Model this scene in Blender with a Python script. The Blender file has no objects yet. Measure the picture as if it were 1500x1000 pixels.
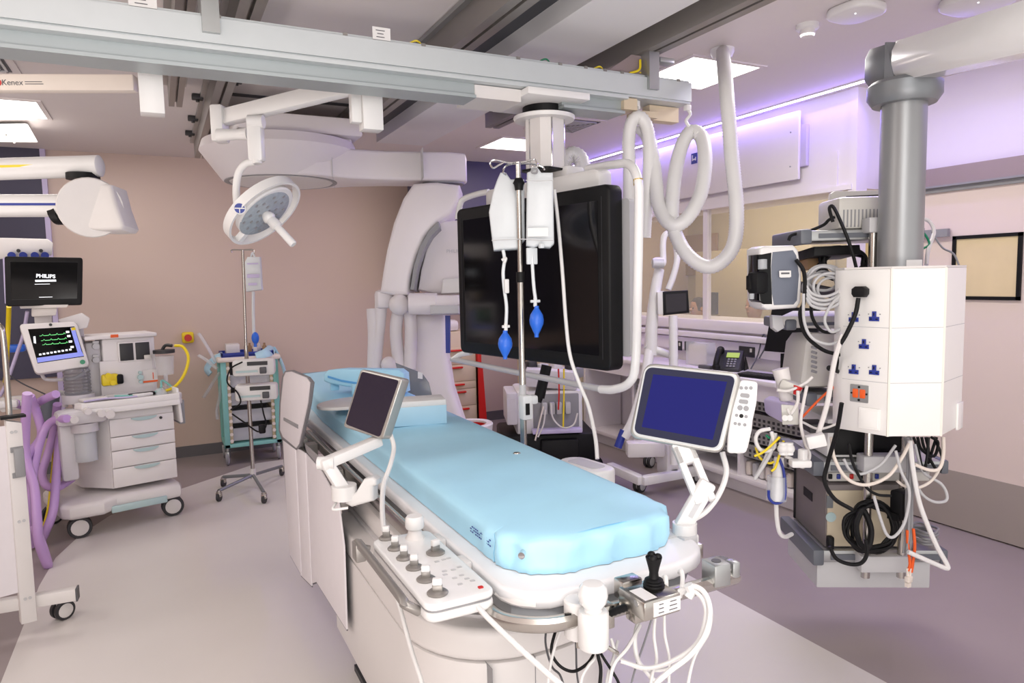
import bpy, bmesh, math, random
from mathutils import Vector as V, Matrix as MX
random.seed(7)
SC = bpy.context.scene
COL = SC.collection
PI = math.pi
# ------------------------------------------------------------------ camera (1500 x 1000 frame)
F, YAW, PIT, ROL, H = 1021.4, .467083, -.0888481, -.021369, 1.70
cy, sy, cp, sp, cr, sr = math.cos(YAW), math.sin(YAW), math.cos(PIT), math.sin(PIT), math.cos(ROL), math.sin(ROL)
FWD = V((sy*cp, cy*cp, sp)); RT = V((cy, -sy, 0)); UP = RT.cross(FWD)
R2 = cr*RT + sr*UP; U2 = -sr*RT + cr*UP
CAM = V((0, 0, H))
def ray(x, y): return R2*((x-750)/F) + U2*((500-y)/F) + FWD
def D(x, y, d): return CAM + ray(x, y)*d
def at(x, y, X=None, Y=None, Z=None):
    r = ray(x, y)
    i, v = (0, X) if X is not None else (1, Y) if Y is not None else (2, Z)
    return CAM + r*((v-CAM[i])/r[i])
def atp(x, y, P, N):
    r = ray(x, y); return CAM + r*((V(P)-CAM).dot(V(N))/r.dot(V(N)))
cd = bpy.data.cameras.new('camera'); cam = bpy.data.objects.new('camera', cd); COL.objects.link(cam)
cd.sensor_width = 36; cd.lens = F/1500*36; cd.clip_start = .05
cam.matrix_world = MX(((R2.x, U2.x, -FWD.x, 0), (R2.y, U2.y, -FWD.y, 0), (R2.z, U2.z, -FWD.z, H), (0, 0, 0, 1)))
SC.camera = cam
# ------------------------------------------------------------------ materials
def lin(c):
    def f(u):
        u /= 255.0
        return u/12.92 if u <= .04045 else ((u+.055)/1.055)**2.4
    return (f(c[0]), f(c[1]), f(c[2]), 1)
def mat(name, c, rough=.5, metal=0, var=.03, scale=14, bump=0, emit=None, es=1, coat=0, trans=0, alpha=1, spec=.5):
    m = bpy.data.materials.new(name); m.use_nodes = True
    nt = m.node_tree; b = nt.nodes['Principled BSDF']
    col = lin(c)
    b.inputs['Roughness'].default_value = rough; b.inputs['Metallic'].default_value = metal
    b.inputs['Coat Weight'].default_value = coat; b.inputs['Transmission Weight'].default_value = trans
    b.inputs['Alpha'].default_value = alpha; b.inputs['Specular IOR Level'].default_value = spec
    tc = nt.nodes.new('ShaderNodeTexCoord'); nz = nt.nodes.new('ShaderNodeTexNoise')
    nz.inputs['Scale'].default_value = scale; nz.inputs['Detail'].default_value = 4
    nt.links.new(tc.outputs['Object'], nz.inputs['Vector'])
    mx = nt.nodes.new('ShaderNodeMix'); mx.data_type = 'RGBA'
    mx.inputs[6].default_value = tuple(max(0, v*(1-var)) for v in col[:3])+(1,)
    mx.inputs[7].default_value = tuple(min(1, v*(1+var)) for v in col[:3])+(1,)
    nt.links.new(nz.outputs['Fac'], mx.inputs[0]); nt.links.new(mx.outputs[2], b.inputs['Base Color'])
    if bump:
        bp = nt.nodes.new('ShaderNodeBump'); bp.inputs['Strength'].default_value = bump; bp.inputs['Distance'].default_value = .004
        nt.links.new(nz.outputs['Fac'], bp.inputs['Height']); nt.links.new(bp.outputs['Normal'], b.inputs['Normal'])
    if emit:
        b.inputs['Emission Color'].default_value = lin(emit); b.inputs['Emission Strength'].default_value = es
    return m
M = {}
def mk(k, *a, **kw): M[k] = mat(k, *a, **kw)
mk('white', (224, 223, 222), .35); mk('white_gloss', (230, 230, 230), .18, coat=.3); mk('cream', (226, 216, 206), .4)
mk('offwhite', (218, 214, 212), .45); mk('lightgrey', (190, 190, 192), .45); mk('midgrey', (140, 140, 143), .45)
mk('darkgrey', (82, 82, 86), .5); mk('charcoal', (45, 45, 48), .5); mk('black', (15, 15, 17), .5, spec=.25); mk('black_gloss', (8, 8, 10), .1, var=0, spec=.25)
mk('steel', (190, 186, 180), .22, 1); mk('alu', (176, 178, 178), .38, .85); mk('rail_alu', (150, 146, 142), .4, .6); mk('chrome', (215, 215, 215), .08, 1)
mk('beam', (198, 204, 206), .4, .25); mk('beam_low', (166, 174, 176), .45, .3)
mk('column_grey', (152, 154, 156), .35, .35); mk('grey_metal', (128, 132, 136), .4, .4)
mk('blue', (40, 105, 215), .35); mk('navy', (28, 48, 140), .4); mk('deep_blue_screen', (10, 10, 60), .12, spec=.2, emit=(30, 32, 128), es=.5, var=0)
mk('dark_screen', (24, 20, 38), .07, emit=(40, 32, 62), es=.15, var=0)
mk('mattress', (172, 222, 245), .5, var=.06, scale=6, bump=.12); mk('mattress_side', (92, 165, 222), .5); mk('pale_blue', (176, 214, 234), .45)
mk('teal', (128, 190, 184), .45); mk('red', (196, 30, 26), .4); mk('orange', (226, 92, 30), .4); mk('green', (20, 130, 90), .35); mk('yellow', (232, 206, 30), .4)
mk('purple', (194, 158, 214), .35); mk('lavender', (196, 186, 220), .45); mk('brown', (150, 118, 84), .6); mk('skin', (190, 140, 110), .6); mk('hair', (45, 34, 28), .7)
mk('smoke', (128, 132, 140), .15, alpha=.55, var=.02); mk('clear', (225, 230, 235), .1, alpha=.35, var=.02); mk('bagfilm', (212, 217, 220), .3, bump=.3, scale=20)
mk('slate', (104, 110, 124), .5, bump=.2, scale=30); mk('lead', (222, 217, 221), .5); mk('lead_edge', (120, 118, 122), .5)
mk('tray', (150, 148, 145), .6); mk('beige', (206, 190, 164), .55); mk('olive', (196, 180, 146), .6)
mk('lamp_face', (160, 168, 176), .25, bump=.8, scale=45, var=.25)
mk('panel_glow', (255, 255, 255), .5, emit=(255, 252, 246), es=3.2); mk('led_glow', (230, 225, 255), .5, emit=(215, 205, 255), es=9)
mk('green_glow', (120, 230, 140), .5, emit=(120, 230, 140), es=.8); mk('white_glow', (230, 235, 240), .5, emit=(230, 235, 240), es=.8); mk('lilac_glow', (120, 130, 210), .5, emit=(140, 150, 225), es=.5)
mk('lcd', (150, 170, 80), .4, emit=(160, 190, 80), es=.5); mk('gold', (190, 160, 50), .3, .6); mk('text_grey', (90, 90, 95), .6)
# ------------------------------------------------------------------ geometry builder
def frame(o, x=None, z=None, yaw=None, tilt=0, roll=0):
    if yaw is not None:
        m = MX.Translation(V(o)) @ MX.Rotation(math.radians(yaw), 4, 'Z') @ MX.Rotation(math.radians(tilt), 4, 'X') @ MX.Rotation(math.radians(roll), 4, 'Y')
        return m
    z = V(z or (0, 0, 1)).normalized(); x = V(x); x = (x - z*x.dot(z)).normalized(); y = z.cross(x)
    return MX(((x.x, y.x, z.x, o[0]), (x.y, y.y, z.y, o[1]), (x.z, y.z, z.z, o[2]), (0, 0, 0, 1)))
def axis(p0, p1):
    p0, p1 = V(p0), V(p1); z = (p1-p0).normalized()
    x = V((1, 0, 0)) if abs(z.x) < .9 else V((0, 1, 0))
    return frame(p0, x, z)
def rrect(w, h, r, n=5):
    r = min(r, w/2-1e-4, h/2-1e-4); out = []
    for cx, cy_, a in ((w/2-r, h/2-r, 0), (-w/2+r, h/2-r, 90), (-w/2+r, -h/2+r, 180), (w/2-r, -h/2+r, 270)):
        for i in range(n+1):
            t = math.radians(a+90*i/n); out.append((cx+r*math.cos(t), cy_+r*math.sin(t)))
    return out
def spline(pts, k=8, closed=False):
    P = [V(p) for p in pts]; n = len(P); out = []
    rng = range(n if closed else n-1)
    for i in rng:
        if closed: a, b, c, d = P[i-1], P[i], P[(i+1) % n], P[(i+2) % n]
        else:
            b, c = P[i], P[i+1]; a = P[i-1] if i else b*2-c; d = P[i+2] if i+2 < n else c*2-b
        for j in range(k):
            t = j/k
            out.append(.5*((2*b)+(c-a)*t+(2*a-5*b+4*c-d)*t*t+(3*b-a-3*c+d)*t**3))
    if not closed: out.append(P[-1])
    return out
def rp(px, r=4, n=4):
    o = []
    for i, p in enumerate(px):
        a, b = V(px[i-1]), V(px[(i+1) % len(px)]); p = V(p)
        s, e = p+(a-p).normalized()*r, p+(b-p).normalized()*r
        for k in range(n+1):
            t = k/n; q = s*(1-t)**2+p*2*t*(1-t)+e*t*t; o.append((q.x, q.y))
    return o
class MB:
    def __init__(s): s.bm = bmesh.new()
    def _add(s, f, m=None):
        b = bmesh.new(); f(b)
        if m is not None: bmesh.ops.transform(b, matrix=m, verts=b.verts)
        me = bpy.data.meshes.new('tmp'); b.to_mesh(me); b.free(); s.bm.from_mesh(me); bpy.data.meshes.remove(me)
        return s
    def box(s, c, d, m=None, bev=0, seg=2):
        def f(b):
            bmesh.ops.create_cube(b, size=1)
            for v in b.verts: v.co = V((v.co.x*d[0]+c[0], v.co.y*d[1]+c[1], v.co.z*d[2]+c[2]))
            if bev: bmesh.ops.bevel(b, geom=b.edges[:], offset=min(bev, min(d)*.49), segments=seg, affect='EDGES', profile=.5)
        return s._add(f, m)
    def span(s, a, b, m=None, bev=0):
        return s.box([(a[i]+b[i])/2 for i in range(3)], [abs(b[i]-a[i]) for i in range(3)], m, bev)
    def prism(s, poly, z0, z1, m=None, bev=0, seg=2, taper=1):
        def f(b):
            n = len(poly)
            cx = sum(p[0] for p in poly)/n; cyy = sum(p[1] for p in poly)/n
            lo = [b.verts.new((p[0], p[1], z0)) for p in poly]
            hi = [b.verts.new((cx+(p[0]-cx)*taper, cyy+(p[1]-cyy)*taper, z1)) for p in poly]
            b.faces.new(lo[::-1]); b.faces.new(hi)
            for i in range(n): b.faces.new((lo[i], lo[(i+1) % n], hi[(i+1) % n], hi[i]))
            bmesh.ops.recalc_face_normals(b, faces=b.faces[:])
            if bev:
                b.edges.ensure_lookup_table()
                es = [e for e in b.edges if abs(e.verts[0].co.z-e.verts[1].co.z) < 1e-7]
                bmesh.ops.bevel(b, geom=es, offset=bev, segments=seg, affect='EDGES', profile=.5)
        return s._add(f, m)
    def cyl(s, p0, p1, r0, r1=None, n=20, m=None):
        r1 = r0 if r1 is None else r1; L = (V(p1)-V(p0)).length
        return s.lathe([(0, 0), (r0, 0), (r1, L), (0, L)], axis(p0, p1), n, m)
    def lathe(s, prof, fr, n=24, m=None):
        def f(b):
            rings = []
            for r, h in prof:
                rings.append([b.verts.new((0, 0, h))] if r < 1e-6 else [b.verts.new((r*math.cos(2*PI*i/n), r*math.sin(2*PI*i/n), h)) for i in range(n)])
            for A, B in zip(rings, rings[1:]):
                if len(A) == 1 and len(B) == 1: continue
                for i in range(n):
                    j = (i+1) % n
                    if len(A) == 1: b.faces.new((A[0], B[j], B[i]))
                    elif len(B) == 1: b.faces.new((A[i], A[j], B[0]))
                    else: b.faces.new((A[i], A[j], B[j], B[i]))
            bmesh.ops.recalc_face_normals(b, faces=b.faces[:])
        return s._add(f, (m @ fr) if m is not None else fr)
    def tube(s, pts, r, n=10, k=6, closed=False, m=None, rib=0, flat=None):
        P = spline(pts, k, closed) if k > 1 else [V(p) for p in pts]
        Q = [P[0]]
        for p in P[1:]:
            if (p-Q[-1]).length > 1e-4: Q.append(p)
        P = Q
        if rib:
            R = [P[0]]; acc = 0
            for a, c in zip(P, P[1:]):
                L = (c-a).length; t = rib-acc
                while t < L: R.append(a+(c-a)*(t/L)); t += rib
                acc = L-(t-rib)
            P = R
        def f(b):
            N = len(P); nrm = None; rings = []
            for i in range(N):
                t = (P[(i+1) % N]-P[i-1]) if closed else (P[min(i+1, N-1)]-P[max(i-1, 0)])
                if t.length < 1e-9: t = V((0, 0, 1))
                t.normalize()
                if nrm is None: nrm = t.orthogonal().normalized()
                nrm = (nrm-t*nrm.dot(t))
                nrm = nrm.normalized() if nrm.length > 1e-6 else t.orthogonal().normalized()
                bi = t.cross(nrm)
                rr = r(i/(N-1)) if callable(r) else r
                if rib: rr *= 1+(.06 if i % 2 else -.06)
                rings.append([b.verts.new(P[i]+nrm*rr*math.cos(2*PI*j/n)+bi*rr*(flat or 1)*math.sin(2*PI*j/n)) for j in range(n)])
            for i in range(N if closed else N-1):
                A, B = rings[i], rings[(i+1) % N]
                for j in range(n): b.faces.new((A[j], A[(j+1) % n], B[(j+1) % n], B[j]))
            if not closed: b.faces.new(rings[0][::-1]); b.faces.new(rings[-1])
            bmesh.ops.recalc_face_normals(b, faces=b.faces[:])
        return s._add(f, m)
    def sph(s, c, r, m=None, n=16):
        r = (r, r, r) if not hasattr(r, '__len__') else r
        def f(b):
            bmesh.ops.create_uvsphere(b, u_segments=n, v_segments=max(6, n//2), radius=1)
            for v in b.verts: v.co = V((v.co.x*r[0]+c[0], v.co.y*r[1]+c[1], v.co.z*r[2]+c[2]))
        return s._add(f, m)
    def hull(s, pts, m=None, bev=0):
        def f(b):
            for p in pts: b.verts.new(p)
            bmesh.ops.convex_hull(b, input=b.verts[:])
            bmesh.ops.dissolve_limit(b, angle_limit=.02, verts=b.verts[:], edges=b.edges[:])
            if bev: bmesh.ops.bevel(b, geom=b.edges[:], offset=bev, segments=2, affect='EDGES', profile=.5)
        return s._add(f, m)
    def pxprism(s, px, P, N, thick, bev=0, seg=2):
        """a flat part whose outline lies on the plane (P, N), N towards the viewer, given thickness behind it"""
        N = V(N).normalized(); x = V((0, 0, 1)).cross(N)
        x = x.normalized() if x.length > 1e-3 else V((1, 0, 0))
        fr = frame(P, x, N); inv = fr.inverted()
        poly = [((inv @ atp(a, b, P, N)).xy) for a, b in px]
        return s.prism([(p.x, p.y) for p in poly], -thick, 0, fr, bev, seg)
def link(name, mb, m, base, ang=40):
    me = bpy.data.meshes.new(name); bm = mb.bm
    bmesh.ops.translate(bm, verts=bm.verts, vec=-V(base)); bm.to_mesh(me); bm.free()
    me.materials.append(M[m] if isinstance(m, str) else m)
    for p in me.polygons: p.use_smooth = True
    me.set_sharp_from_angle(angle=math.radians(ang))
    o = bpy.data.objects.new(name, me); COL.objects.link(o); return o
def tag(o, label=None, cat=None, group=None, kind=None):
    for k, v in (('label', label), ('category', cat), ('group', group), ('kind', kind)):
        if v: o[k] = v
    return o
def thing(name, label, cat, loc, group=None):
    o = bpy.data.objects.new(name, None); COL.objects.link(o); o.location = V(loc); o.empty_display_size = .05
    return tag(o, label, cat, group)
def rootloc(o):
    while o.parent: o = o.parent
    return V(o.location)
def part(name, mb, m, parent, label=None, ang=40):
    o = link(name, mb, m, rootloc(parent), ang); o.parent = parent
    if label: o['label'] = label
    return o
def solo(name, mb, m, label, cat, group=None, ang=40):
    mb.bm.verts.ensure_lookup_table(); vs = mb.bm.verts
    lo = V((min(v.co.x for v in vs), min(v.co.y for v in vs), min(v.co.z for v in vs))); hi = V((max(v.co.x for v in vs), max(v.co.y for v in vs), 0))
    b = V(((lo.x+hi.x)/2, (lo.y+hi.y)/2, lo.z))
    o = link(name, mb, m, b, ang); o.location = b
    return tag(o, label, cat, group)
def struct(name, mb, m, ang=40):
    o = link(name, mb, m, (0, 0, 0), ang); o['kind'] = 'structure'; return o
def copy_tree(o, parent=None):
    c = o.copy(); COL.objects.link(c); c.parent = parent
    for ch in list(o.children): copy_tree(ch, c)
    return c
def text(parent, s, size, fr, m, name='lettering', ext=.0004, bold=0):
    cu = bpy.data.curves.new('t', 'FONT'); cu.body = s; cu.size = size; cu.extrude = ext; cu.align_x = 'CENTER'; cu.align_y = 'CENTER'; cu.offset = bold
    o = bpy.data.objects.new('t', cu); COL.objects.link(o)
    dg = bpy.context.evaluated_depsgraph_get(); me = bpy.data.meshes.new_from_object(o.evaluated_get(dg))
    bpy.data.objects.remove(o); bpy.data.curves.remove(cu)
    me.transform(MX.Translation(-rootloc(parent)) @ fr); me.materials.clear(); me.materials.append(M[m])
    q = bpy.data.objects.new(name, me); COL.objects.link(q); q.parent = parent; return q
def castor(mb_w, mb_h, mb_f, p, r, yaw, twin=.022, fork=.05):
    """p on the floor under the wheel; wheels, hubs and a fork go to three builders"""
    m = frame((p[0], p[1], r), yaw=yaw)
    for s in ((-1, 1) if twin else (0,)):
        mb_w.lathe([(0, -.011), (r*.72, -.011), (r*.96, -.011), (r, -.007), (r, .007), (r*.96, .011), (0, .011)], m @ MX.Translation((0, s*twin, 0)) @ MX.Rotation(PI/2, 4, 'X'), 24)
        mb_h.lathe([(0, -.014), (r*.68, -.014), (r*.72, -.0125), (r*.72, .0125), (r*.68, .014), (0, .014)], m @ MX.Translation((0, s*twin, 0)) @ MX.Rotation(PI/2, 4, 'X'), 20)
    mb_f.box((0, 0, r*.55), (r*1.1, .018 if twin else .04, r*1.0), m, .006).cyl((0, 0, r*.9), (0, 0, r+fork), .014, m=m)
# ------------------------------------------------------------------ the room
ZC, YB, XW, XD = 2.95, 7.60, 4.32, 4.65
mk('floor_dark', (150, 139, 139), .38, var=.06, scale=3); mk('floor_light', (212, 207, 204), .33, var=.04, scale=2.5)
mk('ceil', (222, 215, 214), .7, var=.01); mk('wall_pink', (204, 184, 172), .6, var=.03, scale=1.5); mk('wall_dark', (70, 68, 88), .6); mk('wall_white', (226, 220, 224), .35, var=.01)
mk('skirting', (98, 96, 100), .5); mk('ceil_panel', (222, 222, 224), .55, var=.01); mk('mauve', (150, 134, 136), .45, .2); mk('door', (222, 206, 198), .5, var=.01); mk('kick', (176, 166, 158), .4, .3, var=.08, scale=1.2)
mk('room_beige', (190, 176, 146), .7, var=.02); mk('glass', (235, 238, 235), .03, alpha=.16, var=0)
struct('floor', MB().span((-4.2, -1.5, -.1), (7.2, 8.6, 0)), 'floor_dark')
pl = [(-.71, -1.4), (2.6, -1.4), (2.6, 6.0)] + [(2.6-1.0+1.0*math.cos(math.radians(a)), 6.0+1.0*math.sin(math.radians(a))) for a in range(10, 91, 10)]
pl += [(.75, 6.95), (.42, 6.68), (.1, 6.42), (-.2, 6.18), (-.42, 5.92), (-.58, 5.55), (-.68, 5.15), (-.71, 4.7)]
struct('floor_section', MB().prism(pl, -.01, .002), 'floor_light')
struct('ceiling', MB().span((-4.2, -1.5, ZC), (5.2, 8.6, ZC+.1)), 'ceil')
struct('wall_back', MB().span((-4.2, YB, 0), (7.2, YB+.1, 3.05)), 'wall_pink')
struct('baseboard_back', MB().span((-4.2, YB-.015, 0), (4.4, YB, .11)), 'skirting')
struct('wall_left', MB().span((-4.3, -1.5, 0), (-4.2, 8.6, 3.05)), 'wall_pink')
struct('wall_back_panel', MB().span((-4.2, YB-.04, .9), (-.87, YB, ZC)), 'wall_dark')
struct('trim_1', MB().span((-.87, YB-.05, .5), (-.83, YB, ZC)), 'lavender')
struct('wall_far_panel', MB().span((2.35, 6.87, 1.9), (XW, 6.97, ZC)), 'wall_dark')
# right-hand wall: window wall, then the set-back door wall
zs, zt = 1.31, 2.275
YC = 3.27
struct('wall_right', MB().span((XW, YC, zt), (XD+.1, YB, ZC)).span((XW, YC, 0), (XD+.1, YB, zs)).span((XW, 7.2, zs), (XD+.1, YB, zt)), 'wall_white')
struct('wall_door', MB().span((XD, -1.5, 0), (XD+.1, YC, ZC)), 'wall_white')
struct('trim_2', MB().span((XW-.02, YC+.02, zt-.005), (XW+.06, 7.2, zt+.03)).span((XW-.01, YC-.012, 0), (XW+.1, YC+.05, ZC)).span((XW-.012, YC+.14, zt+.03), (XW, YC+.18, ZC-.4)), 'wall_white')
struct('trim_3', MB().span((XW-.05, YC+.05, 1.22), (XW, 7.2, 1.31), bev=.01).span((XW-.075, YC+.05, 1.15), (XW, 7.2, 1.2), bev=.01).span((XW-.03, YC+.05, 1.02), (XW, 7.2, 1.14), bev=.008), 'wall_white')
ym = at(1035, 400, X=XW+.03).y
w1 = struct('window_1', MB().span((XW+.03, YC+.05, zs), (XW+.037, 7.2, zt)), 'glass')
part('window_frame', MB().span((XW+.01, ym-.025, zs), (XW+.06, ym+.025, zt)), 'wall_white', w1)
struct('wall_control_room', MB().span((6.6, 2.0, 0), (6.7, 8.6, 2.9)).span((XD+.1, 1.9, 0), (6.7, 2.0, 2.9)).span((XD+.1, 2, 2.85), (6.7, 8.6, 2.95)), 'room_beige')
# door wall
dh = 2.11*1.049
yl, yr = 3.1, -.3
d1 = struct('door_1', MB().span((XD-.05, yr, .01), (XD-.005, yl, 2.21)), 'door')
part('kick_plate', MB().span((XD-.056, yr, .01), (XD-.05, yl, .385)), 'kick', d1)
a_, b_ = at(1396, 346, X=XD-.06), at(1494, 440, X=XD-.06)
fw = MB()
for p, q in (((a_.y, a_.z), (b_.y, a_.z-.022)), ((a_.y, b_.z+.022), (b_.y, b_.z)), ((a_.y, a_.z), (a_.y-.022, b_.z)), ((b_.y+.022, a_.z), (b_.y, b_.z))):
    fw.span((XD-.066, p[0], p[1]), (XD-.049, q[0], q[1]))
df = part('window_frame', fw, 'black', d1)
mk('door_glass', (200, 182, 148), .12, emit=(190, 172, 138), es=.25, var=.12, scale=5)
part('pane', MB().span((XD-.056, a_.y-.02, b_.z+.02), (XD-.048, b_.y+.02, a_.z-.02)), 'door_glass', df)
struct('trim_4', MB().span((XD-.09, -1.5, 2.245), (XD, YC-.02, 2.36)), 'mauve')
struct('trim_5', MB().span((XD-.07, -1.5, 2.205), (XD, YC-.02, 2.24)).span((XD-.1, -1.5, 2.235), (XD, YC-.02, 2.247)), 'midgrey')
# white board fixed on the right wall above the window
a_, b_ = at(1173, 162, X=XW-.04), at(1173, 262, X=XW-.04)
T = thing('wall_board', 'large flat white board fixed on the lilac-lit wall above the window', 'board', (XW-.04, a_.y+.8, b_.z))
part('panel', MB().span((XW-.06, a_.y, b_.z), (XW-.035, a_.y+1.75, a_.z), bev=.004), 'wall_white', T)
part('bracket', MB().span((XW-.035, a_.y-.05, b_.z+.09), (XW, a_.y+.02, a_.z-.1), bev=.008), 'lavender', T)
sc_ = MB()
for dy in (.07,):
    for dz in (.1, .35): sc_.cyl((XW-.064, a_.y+dy, b_.z+dz), (XW-.058, a_.y+dy, b_.z+dz), .006)
part('screw', sc_, 'midgrey', T)
p = at(1017, 232, X=XW-.064)
T = thing('wall_notice', 'tiny dark blue notice with a white bed symbol on the white board', 'sign', p)
part('plate', MB().box(p, (.004, .075, .09)), 'navy', T)
part('symbol', MB().box(p+V((-.003, .02, .005)), (.002, .009, .05)).box(p+V((-.003, -.02, -.005)), (.002, .009, .03)).box(p+V((-.003, 0, -.008)), (.002, .04, .012)), 'white', T)
# purple LED strip at the ceiling edge
lx = at(1250, 121.8, Z=ZC).x
T = thing('led_strip', 'long glowing lilac light strip along the ceiling above the window wall', 'light strip', (lx, 5, ZC-.012))
part('diffuser', MB().span((lx-.012, .2, ZC-.012), (lx+.012, 6.86, ZC-.001)), 'led_glow', T)
part('channel', MB().span((lx-.02, .2, ZC-.006), (lx-.012, 6.86, ZC)).span((lx+.012, .2, ZC-.006), (lx+.02, 6.86, ZC)), 'wall_white', T)
# recessed ceiling light panels and air vents
def ceil_light(x0, y0, s, label):
    T = thing('ceiling_light', label, 'ceiling light', (x0+s/2, y0+s/2, ZC-.02), 'square light panels set in the ceiling')
    fr = MB()
    for a, b in (((x0-.03, y0-.03), (x0+s+.03, y0)), ((x0-.03, y0+s), (x0+s+.03, y0+s+.03)), ((x0-.03, y0), (x0, y0+s)), ((x0+s, y0), (x0+s+.03, y0+s))):
        fr.span((a[0], a[1], ZC-.008), (b[0], b[1], ZC))
    part('frame', fr, 'ceil', T); part('diffuser', MB().span((x0, y0, ZC-.006), (x0+s, y0+s, ZC-.001)), 'panel_glow', T)
ceil_light(2.81, 3.19, .52, 'bright square ceiling light beside the end of the overhead beam')
ceil_light(2.79, 5.62, .5, 'bright square ceiling light behind the display column')
ceil_light(-1.18, 5.68, .53, 'bright square ceiling light above the yellow-striped ceiling arm')
def vent(x0, y0, s, label):
    T = thing('ceiling_vent', label, 'vent', (x0+s/2, y0+s/2, ZC-.02), 'square louvred vents set in the ceiling')
    part('frame', MB().span((x0-.04, y0-.04, ZC-.008), (x0+s+.04, y0+s+.04, ZC-.001)), 'ceil', T)
    part('grille', MB().span((x0, y0, ZC-.011), (x0+s, y0+s, ZC-.007)), 'darkgrey', T)
    sl = MB()
    for i in range(7):
        q = s*(.03+.07*i)
        for a, b in (((x0+q, y0+q), (x0+s-q, y0+q+.014)), ((x0+q, y0+s-q-.014), (x0+s-q, y0+s-q)), ((x0+q, y0+q), (x0+q+.014, y0+s-q)), ((x0+s-q-.014, y0+q), (x0+s-q, y0+s-q))):
            sl.span((a[0], a[1], ZC-.018), (b[0], b[1], ZC-.009))
    part('louvre', sl, 'lightgrey', T)
vent(2.83, 4.78, .42, 'square ceiling vent with dark louvres beside the display column')
vent(-1.12, 4.5, .45, 'square ceiling vent above the lettered ceiling arm')
# detector and two access points
p = at(1183, 36, Z=ZC)
T = thing('smoke_detector', 'small round white smoke detector on the ceiling', 'smoke detector', p)
part('base', MB().lathe([(0, 0), (.055, 0), (.055, -.022), (.05, -.025), (0, -.025)], frame(p, yaw=0)), 'white', T)
part('head', MB().lathe([(0, -.024), (.034, -.024), (.038, -.045), (.03, -.06), (0, -.062)], frame(p, yaw=0)), 'offwhite', T)
for (x, y, l, s) in ((1254, 17, 'rounded white wireless unit on the ceiling beside the smoke detector', .115), (1432, 2, 'rounded white wireless unit on the ceiling above the grey equipment column', .14)):
    p = at(x, y, Z=ZC-.02)
    T = thing('access_point', l, 'wireless unit', p, 'wireless units on the ceiling')
    part('housing', MB().prism(rrect(2*s, 2*s, s*.7), ZC-.04, ZC-.001, MX.Translation((p.x, p.y, 0)), .012, 3), 'white', T)
    part('indicator', MB().sph((p.x-s*.3, p.y-s*.2, ZC-.041), .005), 'white_glow', T)
# dropped ceiling panel, slot, joints
struct('ceiling_panel', MB().span((1.685, -.5, 2.85), (2.1, 5.75, ZC)), 'ceil_panel')
mk('slot', (70, 72, 76), .6)
struct('ceiling_strip', MB().span((1.5, -.5, ZC-.004), (1.685, 5.75, ZC+.001)).span((.47, 4.98, ZC-.004), (1.33, 5.05, ZC+.001)), 'slot')
# ------------------------------------------------------------------ ceiling rails
def rail(x0, x1, y0, y1, label, clips=()):
    T = thing('ceiling_rail', label, 'rail', ((x0+x1)/2, (y0+y1)/2, 2.8), 'metal rails running along the ceiling')
    w = x1-x0
    part('track', MB().span((x0, y0, 2.80), (x0+w*.42, y1, ZC-.001)).span((x0+w*.58, y0, 2.80), (x1, y1, ZC-.001)).span((x0+w*.4, y0, 2.83), (x1-w*.4, y1, ZC-.001)), 'rail_alu', T)
    part('flange', MB().span((x0-.03, y0, 2.925), (x1+.03, y1, 2.945)), 'alu', T)
    for (yy, s) in clips:
        xx = x0-.045 if s < 0 else x1+.045
        part('clamp', MB().box((xx, yy, 2.93), (.07, .05, .035), bev=.006).cyl((xx, yy, 2.9), (xx, yy, 2.94), .012), 'charcoal', T)
rail(2.19, 2.30, -.5, 4.7, 'grey ceiling rail with long groove above the end of the bridge beam', [(4.6, -1)])
rail(1.31, 1.42, -.5, 5.8, 'silver ceiling rail beside the long dropped ceiling panel', [(2.7, -1), (1.6, -1)])
rail(.35, .45, -.5, 6.7, 'silver ceiling rail with black clamps running to the back wall', [(4.25, -1), (5.1, -1), (5.75, -1), (6.3, -1), (4.6, 1)])
rail(.125, .2, 2.2, 4.85, 'short brown-grey twin rail left of the clamped ceiling rail', [(4.15, -1)])
# ------------------------------------------------------------------ bridge beam
T = thing('bridge_beam', 'long pale aluminium bridge beam hanging across the ceiling rails', 'beam', (.5, 2.95, 2.5))
part('girder', MB().span((-3, 2.85, 2.588), (2.498, 3.05, 2.679)).span((-3, 2.86, 2.578), (2.498, 3.04, 2.589)).span((-3, 2.845, 2.563), (2.1, 3.05, 2.579)), 'beam', T)
part('cover_strip', MB().span((-3, 2.87, 2.679), (2.498, 3.03, 2.694)), 'beam', T)
part('track', MB().span((-3, 2.895, 2.514), (1.30, 3.0, 2.563)).span((-3, 2.875, 2.499), (1.30, 3.02, 2.512)).span((1.75, 2.895, 2.514), (2.1, 3.0, 2.563)).span((1.75, 2.875, 2.499), (2.1, 3.02, 2.512)), 'beam_low', T)
br = MB()
for x in (at(308, 20, Y=2.84).x, 2.245): br.span((x-.03, 2.83, 2.62), (x+.03, 2.849, 2.8)).span((x-.03, 2.85, 2.685), (x+.03, 3.0, 2.80))
part('hanger', br, 'alu', T)
part('side_plate', MB().hull([(2.0, 2.9, 2.69), (2.26, 2.9, 2.69), (2.26, 2.9, 2.795), (2.16, 2.9, 2.795), (2.0, 2.91, 2.69), (2.26, 2.91, 2.69), (2.26, 2.91, 2.795), (2.16, 2.91, 2.795)]), 'mauve', T)
part('stop', MB().span((2.29, 2.84, 2.76), (2.38, 2.9, 2.785), bev=.004), 'alu', T)
for x in (.25, .72, 1.05, 1.5, 1.72, 1.86, 1.97, 2.07, 2.42): part('strip_clip', MB().span((x, 2.866, 2.678), (x+.018, 3.034, 2.697)), 'rail_alu', T)
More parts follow.
